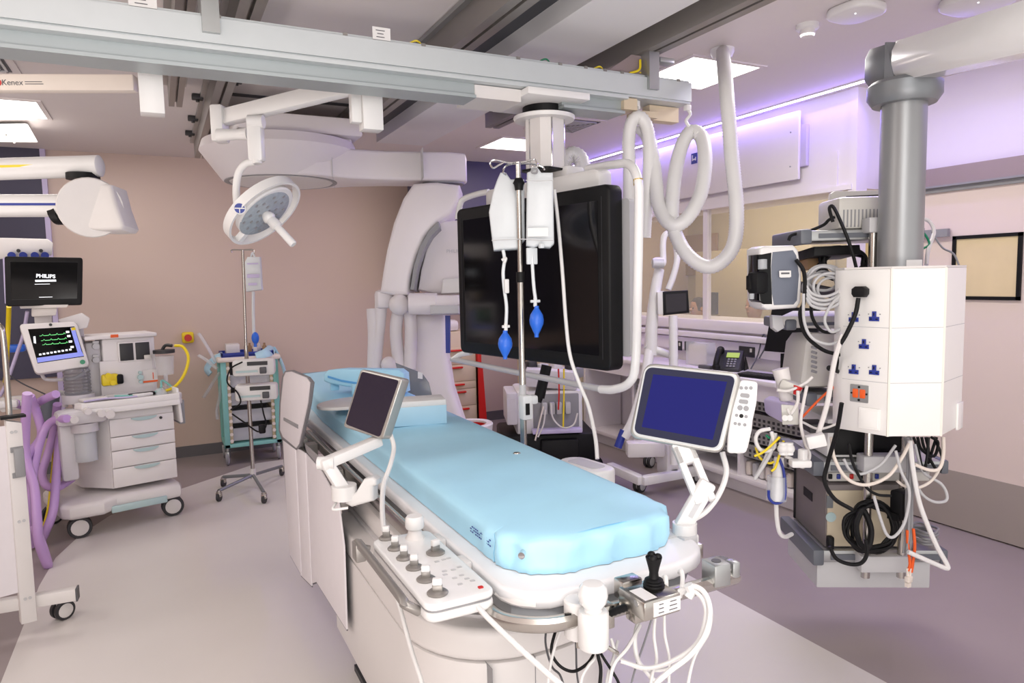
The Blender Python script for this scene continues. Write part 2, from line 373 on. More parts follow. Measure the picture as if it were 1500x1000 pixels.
for x, m in ((.99, 'yellow'), (1.62, 'green'), (1.92, 'yellow'), (2.17, 'yellow')): part('earth_wire', MB().tube([(x, 2.93, 2.69), (x+.05, 2.9, 2.715), (x+.1, 2.93, 2.69)], .004, 6), m, T)
part('earth_wire', MB().tube([(2.14, 2.89, 2.70), (2.19, 2.88, 2.72), (2.2, 2.885, 2.77)], .006, 6), 'yellow', T)
part('cable_bracket', MB().span((2.09, 2.87, 2.52), (2.17, 3.0, 2.575)).span((2.2, 2.9, 2.5), (2.32, 3.0, 2.53)).span((2.3, 2.94, 2.5), (2.49, 3.0, 2.575)), 'beige', T)
for (x, w) in ((at(559, 47, Y=2.86).x, .075), (at(209, 5, Y=2.86).x, .09)):
    l = part('warning_label', MB().span((x-w/2, 2.862, 2.685), (x+w/2, 2.866, 2.735)), 'white', T)
    for i in range(3): part('print', MB().box((x-.005, 2.861, 2.722-i*.013), (w*(.5, .35, .45)[i], .001, .003)), 'text_grey', l)
# ------------------------------------------------------------------ big display on its ceiling boom
c0 = V((1.73, 3.03, 0))
T = thing('display_boom', 'large black flat display hanging from a white ceiling column with white tube handles', 'display', (c0.x, c0.y, 1.3))
part('mount_plate', MB().span((1.53, 2.82, 2.528), (1.86, 3.2, 2.56), bev=.004), 'white', T)
part('carriage', MB().span((1.30, 2.89, 2.505), (1.53, 3.1, 2.56)), 'offwhite', T)
part('bearing', MB().lathe([(0, 2.49), (.105, 2.49), (.105, 2.53), (0, 2.53)], frame(c0, yaw=0)), 'black', T)
part('collar', MB().lathe([(0, 2.465), (.145, 2.465), (.15, 2.475), (.15, 2.483), (.12, 2.492), (0, 2.492)], frame(c0, yaw=0), 40), 'white', T)
part('column', MB().prism([(-.085, -.045), (-.045, -.085), (.045, -.085), (.085, -.045), (.085, .045), (.045, .085), (-.045, .085), (-.085, .045)], 2.23, 2.47, frame(c0, yaw=20)), 'offwhite', T)
gl = MB(); fc = frame(c0, yaw=20)
for dx, dy in ((-.046, -.0855), (.046, -.0855), (-.0855, .02)): gl.box((dx, dy, 2.35), (.006, .006, .24), fc)
part('column_trim', gl, 'chrome', T)
part('bellows_ring', MB().prism(rrect(.18, .18, .03), 2.222, 2.232, fc), 'black', T)
n_ = V((-.985, -.17, 0)).normalized(); Pm = V((1.625, 3.05, 1.70)); um = V((.17, -.985, 0)).normalized()
fm = frame(Pm, um, (0, 0, 1))   # local x right along the screen, y away from the viewer (behind), z up
def onm(x, y, off=0): return fm.inverted() @ atp(x, y, Pm - n_*off, n_)
cs = [onm(668, 306), onm(888, 270), onm(898, 546), onm(674, 515)]
w_ = cs[1].x-cs[0].x; h_ = (cs[1].z-cs[2].z+cs[0].z-cs[3].z)/2; cx_ = (cs[0].x+cs[1].x+cs[2].x+cs[3].x)/4; cz_ = (cs[0].z+cs[1].z+cs[2].z+cs[3].z)/4
w_ = (cs[1].x-cs[0].x+cs[2].x-cs[3].x)/2
fs = fm @ MX.Translation((cx_, 0, cz_)) @ MX.Rotation(PI/2, 4, 'X')   # local xy = screen plane, z towards viewer
scr = part('display', MB().prism(rrect(w_, h_, .035), -.085, 0, fs, .012, 3), 'black', T)
part('screen', MB().prism(rrect(w_-.14, h_-.13, .005), -.002, .0015, fs), mat('display_glass', (12, 11, 13), .09, var=0, spec=.6), scr)
bez = MB()
for sx in (-1, 1): bez.box((sx*(w_/2-.045), 0, .001), (.003, h_-.1, .002), fs)
part('bezel_line', bez, 'charcoal', scr)
part('side_panel', MB().prism(rrect(.35, h_-.12, .02), -.13, -.087, fs @ MX.Translation((w_/2-.14, 0, 0))), 'lightgrey', T)
part('yoke', MB().prism(rrect(.9, .15, .03), -.18, -.09, fs @ MX.Translation((.0, h_/2+.02, 0)), .02).box((.08, .1, -.2), (.2, .3, .12), fs @ MX.Translation((0, h_/2-.1, 0)), .02), 'white', T)
q = [onm(716, 281, .14), onm(700, 284, .12), onm(680, 291, .1), onm(674, 300, .09), onm(670, 320, .09)]
hb = MB().tube([fm @ v for v in q], .017, 10)
q = [onm(862, 247, .14), onm(900, 241, .06), onm(922, 241, .03), onm(934, 262, .0), onm(936, 300, 0), onm(934, 420, 0), onm(931, 530, 0), onm(922, 560, 0), onm(900, 570, 0), onm(880, 570, 0)]
part('handle_frame', hb, 'white_gloss', T); hb = MB().tube([fm @ v for v in q], .019, 12)
q = [onm(690, 516, .03), onm(675, 519, .02), onm(664, 526, 0)]
part('handle_frame', hb, 'white_gloss', T); hb = MB().tube([fm @ v for v in q], .016, 10)
part('handle_frame', hb, 'white_gloss', T)
part('handle_bar', MB().tube([fm @ onm(662, 526), fm @ onm(770, 548), fm @ onm(882, 570)], .015, 12), 'lightgrey', T)
part('handle_tag', MB().cyl(fm @ onm(934.5, 262), fm @ onm(935, 271), .0195), 'gold', T)
# ------------------------------------------------------------------ corrugated white hoses
def hose(pts, label, r=.036, group='white corrugated hoses near the display'):
    return solo('corrugated_hose', MB().tube(pts, r, 14, 8, rib=.007), 'white', label, 'hose', group, ang=80)
top = at(1058, 72, Z=ZC); 
hp = [top] + [D(x, y, d) for x, y, d in ((1063, 120, 3.42), (1071, 220, 3.35), (1079, 310, 3.3), (1072, 365, 3.3), (1040, 391, 3.32), (1006, 372, 3.36), (986, 330, 3.42), (986, 280, 3.45), (995, 225, 3.5), (1010, 194, 3.52), (1027, 200, 3.5), (1033, 235, 3.44), (1026, 285, 3.4), (1004, 322, 3.38), (982, 328, 3.4), (965, 300, 3.46), (959, 250, 3.5), (950, 203, 3.52), (937, 185, 3.54))]
hose(hp, 'white corrugated hose looping down from the ceiling in two long coils', .034)
p = top
T = thing('ceiling_socket', 'white round cable outlet on the ceiling above the looping hose', 'outlet', p)
part('cap', MB().lathe([(0, 0), (.065, 0), (.065, -.02), (.05, -.05), (0, -.05)], frame(p, yaw=0)), 'white', T)
hose([D(x, y, d) for x, y, d in ((921, 330, 3.52), (922, 260, 3.5), (921, 205, 3.48), (926, 178, 3.47), (938, 172, 3.47), (949, 192, 3.48), (951, 240, 3.5), (947, 300, 3.52), (944, 350, 3.54))], 'white corrugated hose hooked over the beam behind the display handle', .032)
hose([D(x, y, d) for x, y, d in ((822, 262, 3.75), (826, 238, 3.75), (838, 226, 3.75), (851, 234, 3.75), (856, 262, 3.75))], 'short white corrugated hose arching beside the display column', .042)
for (x, y, x2, y2, l) in ((1007, 158, 1009, 186, 'small white hook holding the middle hose loop under the beam end'), (932, 152, 932, 170, 'small white hook holding the hose behind the display')):
    solo('hose_hook', MB().tube([D(x, y, 3.5), D(x+4, (y*2+y2)/3, 3.5), D(x-2, (y+y2*2)/3, 3.5), D(x2, y2, 3.5)], .008, 8).box(D(x, y, 3.5), (.03, .03, .03), bev=.006), 'white', l, 'hook')
# ------------------------------------------------------------------ surgical lamp on its arm
T = thing('surgical_lamp', 'white ring-shaped surgical lamp hanging on a jointed white arm', 'surgical lamp', D(385, 310, 3.3))
part('drop_column', MB().span((.845, 3.07, 2.37), (.935, 3.15, 2.62), bev=.004).span((.80, 3.09, 2.40), (.845, 3.14, 2.53), bev=.004).span((.84, 3.04, 2.6), (.94, 3.16, 2.70)), 'white', T)
A, B = V((.83, 3.11, 2.565)), D(330, 172, 3.3)
part('upper_arm', MB().box((0, 0, (B-A).length/2), (.05, .075, (B-A).length), axis(A, B), .008), 'white', T)
J = D(322, 182, 3.3)
part('arm_joint', MB().box((0, 0, 0), (.06, .09, .17), frame(J, yaw=-27), .012), 'white', T)
part('lower_arm', MB().lathe([(0, 0), (.03, 0), (.026, .06), (.024, .1), (.03, .15), (.032, .155), (0, .155)], axis(D(320, 198, 3.27), D(368, 196, 3.24))), 'white', T)
part('drop_arm', MB().box((0, 0, 0), (.07, .06, .2), frame(D(375, 205, 3.22), yaw=-27), .015).cyl(D(364, 178, 3.2), D(386, 178, 3.2), .03).cyl(D(376, 232, 3.22), D(377, 240, 3.22), .022), 'white', T)
C = D(385, 309, 3.3)
rv = ray(385, 309).normalized(); Rv = (R2-rv*R2.dot(rv)).normalized(); Uv = (U2-rv*U2.dot(rv)).normalized()
nl = (-rv*.44 + Rv*.898*.66 - Uv*.898*.75).normalized(); xl = (Rv*.75 + Uv*.66); fl = frame(C, xl, nl)
part('yoke_arm', MB().tube([D(372, 237, 3.22), D(360, 240, 3.22), D(350, 252, 3.23), D(346, 275, 3.24), D(348, 302, 3.25), D(356, 308, 3.27)], .017, 12), 'white', T)
ri = .2
ring = MB().lathe([(ri-.012, -.022), (ri, -.022), (ri, .022), (ri-.012, .022), (ri-.012, -.022)], fl, 48)
part('ring', ring, 'white', T)
part('badge', MB().cyl(D(351, 305, 3.12), D(351, 305, 3.1), .022), 'navy', T)
part('badge_rim', MB().lathe([(.0215, 0), (.026, 0), (.026, .014), (.0215, .014), (.0215, 0)], axis(D(351, 305, 3.115), D(351, 305, 3.1))).box(D(351, 305, 3.098), (.042, .003, .005)).box(D(351, 308, 3.098), (.004, .003, .022)), 'white', T)
h = part('lamp_head', MB().lathe([(0, -.03), (.10, -.03), (.15, -.012), (.152, .012), (.145, .018), (0, .018)], fl @ MX.Translation((0.01, -.0, 0)), 48).box((-.165, .0, 0), (.06, .03, .03), fl @ MX.Rotation(math.radians(20), 4, 'Z')), 'white', T)
part('lens', MB().lathe([(0, .0195), (.135, .0195), (.14, .016)], fl, 40), 'lamp_face', h)
le = MB()
for i in range(24):
    a = i*2.4; r = .125*math.sqrt((i+.7)/24); le.cyl((r*math.cos(a), r*math.sin(a), .019), (r*math.cos(a), r*math.sin(a), .022), .008, n=10, m=fl)
part('led_lens', le, 'midgrey', h)
hd = (nl).normalized()
part('handle', MB().lathe([(0, 0), (.02, 0), (.03, .02), (.03, .032), (.024, .04), (.027, .07), (.027, .085), (.018, .09), (.0185, .2), (.015, .205), (0, .205)], frame(C+nl*.02, xl, nl)), 'white', T)
# ------------------------------------------------------------------ shield arm with lettering, upper left
T = thing('shield_boom', 'white ceiling arm with small lettering hung from a square drop column', 'ceiling arm', (0.01, 3.1, 2.37))
part('drop_column', MB().span((-.02, 3.06, 2.365), (.065, 3.14, 2.62), bev=.003).span((-.02, 3.04, 2.6), (.065, 3.16, 2.70)), 'white', T)
A, B = D(200, 126, 3.28), D(-120, 119, 3.2); fa = frame((A+B)/2, (A-B), (0, 0, 1)); L = (A-B).length
arm = part('arm', MB().box((0, 0, 0), (L, .06, .078), fa, .012), 'cream', T)
sd = fa @ MX.Translation((0, -.0305, 0)) @ MX.Rotation(PI/2, 4, 'X'); inv = sd.inverted()
def ona(x, y): return inv @ atp(x, y, sd @ V((0, 0, 0)), (sd.to_3x3() @ V((0, 0, 1))))
q = ona(18, 121); text(arm, 'Kenex', .036, sd @ MX.Translation((q.x, q.y, .0003)), 'text_grey')
q = ona(-3, 121); part('mark', MB().cyl((q.x, q.y, 0), (q.x, q.y, .001), .016, m=sd), 'red', arm)
q = ona(49, 121); part('print', MB().box((q.x, q.y+.004, 0), (.075, .003, .0015), sd).box((q.x+.003, q.y-.006, 0), (.08, .003, .0015), sd), 'text_grey', arm)
# ------------------------------------------------------------------ supply-unit ceiling arms at far left
T = thing('supply_boom', 'thick white jointed ceiling arm with a yellow stripe along its upper tube', 'ceiling arm', D(130, 300, 3.6))
A, B = D(148, 243, 3.6), D(-200, 254, 3.5)
part('upper_tube', MB().lathe([(0, 0), (.045, 0), (.055, .006), (.055, (B-A).length), (0, (B-A).length)], axis(A, B), 28), 'white', T)
A2, B2 = D(118, 241, 3.545), D(-200, 248, 3.44)
part('stripe', MB().box((0, 0, (B2-A2).length/2), (.012, .004, (B2-A2).length), frame(A2, (0, 0, 1), B2-A2)), 'yellow', T)
part('swivel_ring', MB().lathe([(0, 0), (.078, 0), (.078, .03), (0, .03)], frame(D(122, 263, 3.6), yaw=0)), 'black', T)
part('joint', MB().pxprism([(98, 268), (108, 263), (140, 264), (162, 270), (170, 300), (181, 330), (176, 336), (150, 337), (110, 334), (92, 322), (90, 290)], D(130, 300, 3.52), -FWD, .16, .02, 3).lathe([(0, 0), (.145, 0), (.15, .01), (.145, .02), (0, .02)], axis(D(133, 304, 3.53), D(133, 304, 3.5)), 32), 'offwhite', T)
A, B = D(98, 301, 3.6), D(-200, 302, 3.55)
part('lower_tube', MB().lathe([(0, 0), (.058, 0), (.058, (B-A).length), (0, (B-A).length)], axis(A, B), 28), 'white', T)
A2, B2 = D(92, 299, 3.543), D(-200, 299, 3.49)
part('stripe', MB().box((0, 0, (B2-A2).length/2), (.012, .004, (B2-A2).length), frame(A2, (0, 0, 1), B2-A2)), 'navy', T)
part('gasket', MB().lathe([(0, 0), (.075, 0), (.07, .04), (0, .04)], axis(D(92, 308, 3.62), D(76, 310, 3.62))), 'black', T)
# ceiling box far left and its socket head
p = at(20, 197, Y=6.2)
T = thing('ceiling_housing', 'white box housing on the ceiling above the yellow-striped arm', 'housing', (p.x, 6.3, p.z))
part('case', MB().hull([at(x, y, Y=Y_) for x, y in ((-60, 182), (40, 181), (56, 209), (-60, 208)) for Y_ in (6.2, 6.6)], bev=.01), 'offwhite', T)
part('screw', MB().sph(at(21, 210, Y=6.19), .008).sph(at(9, 197, Y=6.19), .008), 'steel', T)
p = at(38, 360, Y=6.3)
T = thing('socket_head', 'white supply console with blue sockets behind the boot-screen monitor', 'supply console', (p.x, 6.3, p.z))
part('case', MB().hull([at(x, y, Y=Y_) for x, y in ((-80, 346), (70, 350), (78, 356), (76, 374), (-80, 385)) for Y_ in (6.3, 6.6)], bev=.008), 'offwhite', T)
for x in (17, 34, 51, 66): part('socket', MB().cyl(at(x, 374, Y=6.295), at(x, 374, Y=6.27), .026), 'navy', T)
for x in (27, 60): part('screw', MB().cyl(at(x, 367, Y=6.3), at(x, 367, Y=6.285), .013), 'charcoal', T)
def lp(fr, px, py, y):
    return fr.inverted() @ atp(px, py, fr @ V((0, y, 0)), fr.to_3x3() @ V((0, 1, 0)))
# ------------------------------------------------------------------ ceiling-hung C-arm
mk('carm', (226, 220, 222), .4, var=.01)
C = at(413, 268, Z=2.40); E_ = V((1.93, 4.83, 2.4))
T = thing('c_arm', 'big white ceiling-hung C-arm scanner with a long overhead arm', 'C-arm scanner', (C.x, C.y, 1.0))
part('carriage', MB().span((.50, 4.75, 2.68), (1.30, 5.9, 2.80), bev=.02).span((.55, 4.85, 2.62), (1.25, 5.7, 2.69), bev=.02), 'carm', T)
part('turntable', MB().lathe([(0, 2.405), (.37, 2.405), (.385, 2.41), (.52, 2.60), (.5, 2.66), (0, 2.66)], frame((C.x, C.y, 0), yaw=0), 56), 'carm', T)
part('turntable_cover', MB().lathe([(.0, 2.398), (.335, 2.398), (.345, 2.407), (0, 2.41)], frame((C.x, C.y, 0), yaw=0), 56), 'offwhite', T)
part('turntable_ring', MB().lathe([(.343, 2.401), (.372, 2.401), (.372, 2.409), (.343, 2.409), (.343, 2.401)], frame((C.x, C.y, 0), yaw=0), 56), 'midgrey', T)
dv = (E_-C); dv.z = 0; L = dv.length; fa = frame((C.x, C.y, 2.405), dv, (0, 0, 1))
part('overhead_arm', MB().prism([(0, -.38), (.25, -.36), (.48, -.22), (.7, -.17), (L+.0, -.165), (L+.12, -.13), (L+.15, 0), (L+.12, .13), (L, .165), (.7, .17), (.48, .22), (.25, .36), (0, .38)], 0, .2, fa, .02, 3), 'carm', T)
se = MB()
for x in (.35, L-.2): se.box((x, -.0, .1), (.003, .331 if x > 1 else .62, .2004), fa)
part('seam', se, 'lightgrey', T)
Pp = D(620, 350, 4.92)
part('arm_gap', MB().prism(rrect(.30, .30, .1), -.012, .0, fa @ MX.Translation((L-.03, 0, 0))), 'midgrey', T)
blade = [(605, 268), (640, 266), (673, 270), (673, 292), (660, 313), (640, 325), (622, 346), (609, 376), (601, 405), (598, 432), (576, 432), (556, 428), (560, 400), (566, 366), (576, 326), (590, 290)]
part('c_blade', MB().pxprism(blade, D(620, 350, 4.86), -FWD, .34, .03, 3), 'carm', T)
track = [(642, 324), (628, 338), (615, 362), (606, 390), (601, 424), (606, 424), (611, 394), (620, 366), (632, 345), (644, 333)]
part('c_track', MB().pxprism(track, D(620, 350, 4.85), -FWD, .3), 'midgrey', T)
dt = part('detector_housing', MB().pxprism([(641, 324), (700, 320), (700, 430), (636, 430), (612, 424), (616, 396), (624, 366)], D(650, 380, 4.98), -FWD, .32, .02), 'carm', T)
fx = frame(D(661, 368, 4.97), RT, -FWD)
text(dt, 'PHILIPS', .034, fx @ MX.Translation((0.02, 0, .004)), 'lightgrey')
part('detector', MB().pxprism([(648, 408), (700, 404), (700, 428), (646, 430)], D(660, 420, 4.9), -FWD, .25, .015), 'white', T)
part('lateral_arm', MB().cyl(D(600, 445, 4.85), D(640, 445, 4.85), .075, n=28).pxprism([(596, 432), (672, 432), (674, 446), (640, 458), (600, 458)], D(620, 445, 4.8), -FWD, .2, .02), 'carm', T)
part('collision_pad', MB().pxprism([(630, 447), (672, 447), (672, 459), (630, 460)], D(650, 453, 4.74), -FWD, .2, .01), 'lightgrey', T)
part('tube_housing', MB().pxprism([(596, 456), (655, 456), (654, 515), (662, 566), (676, 610), (690, 650), (600, 650), (592, 560), (590, 510)], D(620, 540, 5.05), -FWD, .3, .05, 4), 'carm', T)
part('blue_label', MB().pxprism([(652, 462), (659, 462), (659, 517), (653, 517)], D(655, 490, 4.87), -FWD, .05), 'navy', T)
for pts in (((560, 432), (556, 470), (551, 520), (549, 560)), ((546, 452), (548, 490), (547, 540)), ((585, 450), (580, 480), (583, 520), (588, 556)), ((597, 436), (602, 480), (600, 540))):
    part('cable_guide', MB().tube([D(x, y, 5.0) for x, y in pts], .045, 12), 'carm', T)
for hs in (MB().sph(D(585, 446, 4.9), .075), MB().box(D(562, 438, 4.95), (.12, .1, .13), bev=.03), MB().sph(D(570, 534, 4.98), .06)): part('guide_joint', hs, 'carm', T)
# ------------------------------------------------------------------ anaesthesia machine
mk('mach', (222, 218, 218), .35, var=.01); mk('mach2', (206, 203, 206), .4); mk('handle_teal', (176, 200, 202), .35); mk('mach_top', (228, 226, 224), .35)
O = V((-.285, 5.55, 0)); fa = frame(O, yaw=14)
T = thing('anaesthesia_machine', 'white wheeled anaesthesia machine with four drawers and a raised gas unit', 'anaesthesia machine', O)
x0 = lp(fa, 88, 745, -.05).x; x1 = lp(fa, 271, 730, -.05).x
bw, bd = x1-x0, .62
cx = (x0+x1)/2
mw, mh, mf = MB(), MB(), MB()
for (px, py) in ((117, 790), (254, 757)):
    g = at(px, py, Z=0); 
    w, h, f = MB(), MB(), MB(); castor(w, h, f, g+V((0, .05, 0)), .075, 8)
    c = part('castor', w, 'charcoal', T); part('hub', h, 'offwhite', c); part('fork', f, 'mach2', c)
g = fa @ V((x0+.02, .5, 0)); w, h, f = MB(), MB(), MB(); castor(w, h, f, g, .068, 40)
c = part('castor', w, 'charcoal', T); part('hub', h, 'offwhite', c); part('fork', f, 'mach2', c)
part('base', MB().prism([(x0, .0), (x0+.05, -.07), (x0+.25, -.09), (x0+.34, -.02), (x1-.12, -.04), (x1-.02, -.03), (x1, .03), (x1-.01, .6), (x0+.1, .66), (x0-.03, .5)], .15, .255, fa, .03, 3), 'mach', T)
part('bumper', MB().box(((x0+x1)/2+.09, -.045, .165), (.36, .02, .05), fa, .008), 'handle_teal', T)
dl, dr = lp(fa, 163, 680, .04), lp(fa, 257, 660, .04)
part('cabinet', MB().prism([(dl.x, .045), (dr.x, .045), (dr.x+.0, .5), (dl.x-.2, .5), (dl.x-.16, .25)], .285, .83, fa, .012), 'mach', T)
zz = [lp(fa, 163, v, .04).z for v in (614, 640.5, 661, 686.5, 716)]
for i in range(4):
    a, b = zz[i], zz[i+1]
    d = part('drawer', MB().span((dl.x+.004, .02, b+.003), (dr.x-.002, .05, a-.003), fa, .004), 'mach', T)
    m = (dl.x+dr.x)/2+.01
    hp_ = [(m-.085, 0)]+[(m-.085*math.cos(math.radians(t)), -.024*math.sin(math.radians(t))) for t in range(15, 180, 15)]+[(m+.085, 0)]
    part('handle', MB().prism(hp_, 0, .018, fa @ MX.Translation((0, .021, a-.006)) @ MX.Rotation(PI/2, 4, 'X'), .003), 'handle_teal', d)
    if i == 0: part('lock', MB().cyl((dr.x-.09, .021, a-.03), (dr.x-.09, .012, a-.03), .01, m=fa), 'charcoal', d)
wl, wr = lp(fa, 112, 600, -.02).x, lp(fa, 268, 585, -.02).x
ztop = .925
part('worktop', MB().prism([(wl+.0, .05), (wl+.03, -.03), (wl+.28, -.05), (wr-.03, -.05), (wr, .0), (wr, .5), (wl+.05, .5)], .84, .885, fa, .012).prism([(wl+.0, .05), (wl+.03, -.03), (wl+.28, -.05), (wr-.03, -.05), (wr, .0), (wr, .025), (wr-.04, -.015), (wl+.28, -.02), (wl+.06, .0), (wl+.03, .06)], .88, ztop, fa, .01).span((wr-.03, 0, .88), (wr, .5, ztop), fa, .01), 'mach_top', T)
part('side_flap', MB().box((wr+.035, .12, .80), (.02, .26, .26), fa @ MX.Rotation(math.radians(-4), 4, 'Y'), .008), 'mach_top', T)
part('flap_pocket', MB().box((wr+.005, .14, .77), (.04, .2, .18), fa, .006), 'midgrey', T)
ul, ur = lp(fa, 133, 540, .3).x, lp(fa, 229, 540, .3).x
zt_ = lp(fa, 180, 489, .3).z
part('gas_unit', MB().span((ul+.08, .3, .885), (ur, .56, zt_-.03), fa, .012), 'mach', T)
part('left_tower', MB().span((ul-.02, .33, .6), (ul+.08, .56, zt_-.05), fa, .02), 'mach2', T)
part('top_shelf', MB().span((ul-.03, .26, zt_-.03), (ur+.012, .58, zt_), fa, .01), 'mach', T)
a, b = lp(fa, 171, 501, .3), lp(fa, 222, 527, .3)
part('vaporiser_bay', MB().span((a.x, .285, b.z), (b.x, .302, a.z), fa, .006), 'mach', T)
bay = part('bay_recess', MB().span((a.x+.012, .28, b.z+.012), ((a.x+b.x)/2-.01, .29, a.z-.012), fa, .004).span(((a.x+b.x)/2+.005, .28, b.z+.012), (b.x-.012, .29, a.z-.012), fa, .004), 'charcoal', T)
part('bay_knob', MB().box(((a.x+b.x)/2+.08, .277, b.z+.028), (.045, .01, .03), fa, .004), 'offwhite', bay)
a, b = lp(fa, 138, 530, .3), lp(fa, 226, 572, .3)
part('flow_panel', MB().span((a.x+.03, .29, b.z), (b.x, .302, a.z), fa, .006), 'mach', T)
p = lp(fa, 205, 552, .29); part('regulator', MB().cyl((p.x, .29, p.z), (p.x, .265, p.z), .02, m=fa).cyl((p.x, .29, p.z+.035), (p.x, .27, p.z+.035), .012, m=fa).cyl((p.x, .29, p.z-.035), (p.x, .27, p.z-.035), .012, m=fa), 'handle_teal', T)
p = lp(fa, 224, 550, .29); part('gauge_panel', MB().box((p.x-.02, .288, p.z), (.1, .006, .1), fa), 'offwhite', T)
part('gauge_mark', MB().box((p.x-.02, .284, p.z-.04), (.1, .003, .014), fa).box((p.x+.0, .284, p.z), (.006, .003, .05), fa), 'orange', T)
p = lp(fa, 168, 492, .25); part('warning_sticker', MB().box((p.x, .257, p.z+.0), (.05, .004, .022), fa), 'orange', T)
for (x, y) in ((140, 507), (140, 527)):
    p = lp(fa, x, y, .31); part('port', MB().cyl((p.x, .33, p.z), (p.x, .29, p.z), .022, m=fa).box((p.x, .3, p.z+.03), (.04, .03, .02), fa, .005), 'lightgrey', T)
p = lp(fa, 115, 557, .2)
bl = MB().lathe([(0, 0), (.085, 0)]+[(.085-.006*(i % 2), .012*i) for i in range(1, 16)]+[(.075, .19), (0, .19)], fa @ MX.Translation((p.x, .25, p.z-.11)))
part('bellows', bl, 'smoke', T)
part('bellows_base', MB().cyl((p.x, .25, p.z-.16), (p.x, .25, p.z-.1), .1, m=fa), 'mach2', T)
p = lp(fa, 128, 650, .0)
part('absorber', MB().cyl((p.x, .06, p.z-.1), (p.x, .06, p.z+.07), .06, m=fa), 'offwhite', T)
part('absorber_cup', MB().lathe([(.064, -.12), (.066, .08), (.07, .08), (.07, -.125), (0, -.125), (0, -.12), (.064, -.12)], fa @ MX.Translation((p.x, .06, p.z))), 'clear', T)
part('absorber_head', MB().cyl((p.x, .06, p.z+.08), (p.x, .06, p.z+.14), .085, m=fa).box((p.x-.02, .04, p.z+.19), (.3, .16, .1), fa, .03).box((p.x-.1, .1, p.z-.05), (.1, .1, .4), fa, .02), 'mach2', T)
kn = MB()
for (x, y, r) in ((160, 606, .03), (148, 605, .025), (128, 602, .022), (108, 614, .025)):
    q = lp(fa, x, y, -.06); kn.cyl((q.x, -.03, q.z), (q.x, -.09, q.z), r, m=fa)
part('valve_knob', kn, 'offwhite', T)
# ventilator screen on arm, part of the machine
Nv = V((.12, -.95, .28)); Pv = D(80, 507, 4.83)
vs = part('ventilator_display', MB().pxprism(rp([(27, 474), (112, 470), (132, 536), (52, 548)], 8), Pv, Nv, .07, .012), 'mach', T)
vsc = part('screen', MB().pxprism([(41, 482), (109, 478), (123, 522), (55, 532)], Pv+Nv*.002, Nv, .004), 'black_gloss', vs)
def onV(x, y, o=.004): return atp(x, y, Pv+Nv.normalized()*o, Nv)
part('touch_keys', MB().pxprism([(103, 480), (109, 479), (120, 516), (114, 517)], Pv+Nv*.003, Nv, .001).pxprism([(54, 524), (120, 515), (123, 521), (55, 531)], Pv+Nv*.003, Nv, .001), 'lilac_glow', vsc)
part('alarm_field', MB().pxprism([(104, 480), (110, 479), (111, 483), (105, 484)], Pv+Nv*.0045, Nv, .001), 'yellow', vsc)
wv = MB()
for k, y in enumerate((492, 499, 505)):
    wv.tube([onV(58+i*1.5+k*2, y-i*.12+(-2 if i % 7 == 3 else 0)) for i in range(26)], .0016, 4, 1)
part('traces', wv, 'green_glow', vsc)
dg = MB()
for i in range(9):
    c = onV(59+i*5.5, 519-i*.9); dg.box(c, (.014, .003, .012))
for y in (486, 492, 500, 508): dg.box(onV(99+(y-486)*.3, y), (.02, .003, .014))
dg.box(onV(51, 500), (.012, .003, .07))
part('readouts', dg, 'white_glow', vsc)
part('knob', MB().cyl(onV(121, 530, .0), onV(121, 530, .03), .016), 'green', vs)
part('brow', MB().cyl(onV(74, 475.5, .0), onV(74, 475.5, .006), .01), 'charcoal', vs)
part('display_arm', MB().hull([D(x, y, d) for x, y in ((84, 468), (120, 458), (132, 466), (128, 480), (100, 486)) for d in (4.95, 5.1)], bev=.01).tube([D(60, 546, 4.85), D(70, 556, 4.9), D(110, 553, 4.95), D(130, 540, 5.0)], .012, 8).box(D(112, 500, 5.05), (.1, .08, .3), bev=.02), 'mach2', T)
# things on / around the machine
T2 = thing('patient_monitor', 'black flat patient monitor with a lit boot screen above the ventilator display', 'monitor', D(62, 450, 5.0))
Np = V((.05, -.98, .1)); Pq = D(64, 411, 4.95)
pm = part('case', MB().pxprism(rp([(6, 375), (121, 377), (120, 446), (8, 448)], 4), Pq, Np, .06, .01), 'black', T2)
part('back_shell', MB().pxprism([(4, 378), (10, 375), (12, 447), (7, 444)], Pq-Np*.008, Np, .05), 'lavender', T2)
ps = part('screen', MB().pxprism([(15, 383), (114, 384), (113, 437), (16, 439)], Pq+Np*.001, Np, .004), 'black_gloss', pm)
def onP(x, y, o=.004): return atp(x, y, Pq+Np.normalized()*o, Np)
ft = frame(onP(67, 404.5, .007), RT, Np); text(ps, 'PHILIPS', .036, ft, 'white_glow', bold=.0012)
part('progress_bar', MB().box(onP(67, 411), (.125, .002, .014)).box(onP(62, 416), (.09, .002, .004)).box(onP(67, 435), (.08, .002, .004)), 'white_glow', ps)
part('screen_border', MB().tube([onP(x, y, .005) for x, y in ((15, 383), (114, 384), (113, 437), (16, 439))], .0012, 4, 1, True), 'charcoal', ps)
part('mount', MB().hull([D(x, y, d) for x, y in ((28, 447), (100, 446), (98, 450), (30, 452)) for d in (4.95, 5.05)]).hull([D(x, y, d) for x, y in ((46, 451), (84, 450), (82, 462), (46, 464)) for d in (4.98, 5.08)], bev=.01).box(D(64, 475, 5.1), (.1, .06, .2)), 'offwhite', T2)
def tubeT(name, pts, r, m, label, cat, group=None, n=10): return solo(name, MB().tube(pts, r, n, 6), m, label, cat, group)
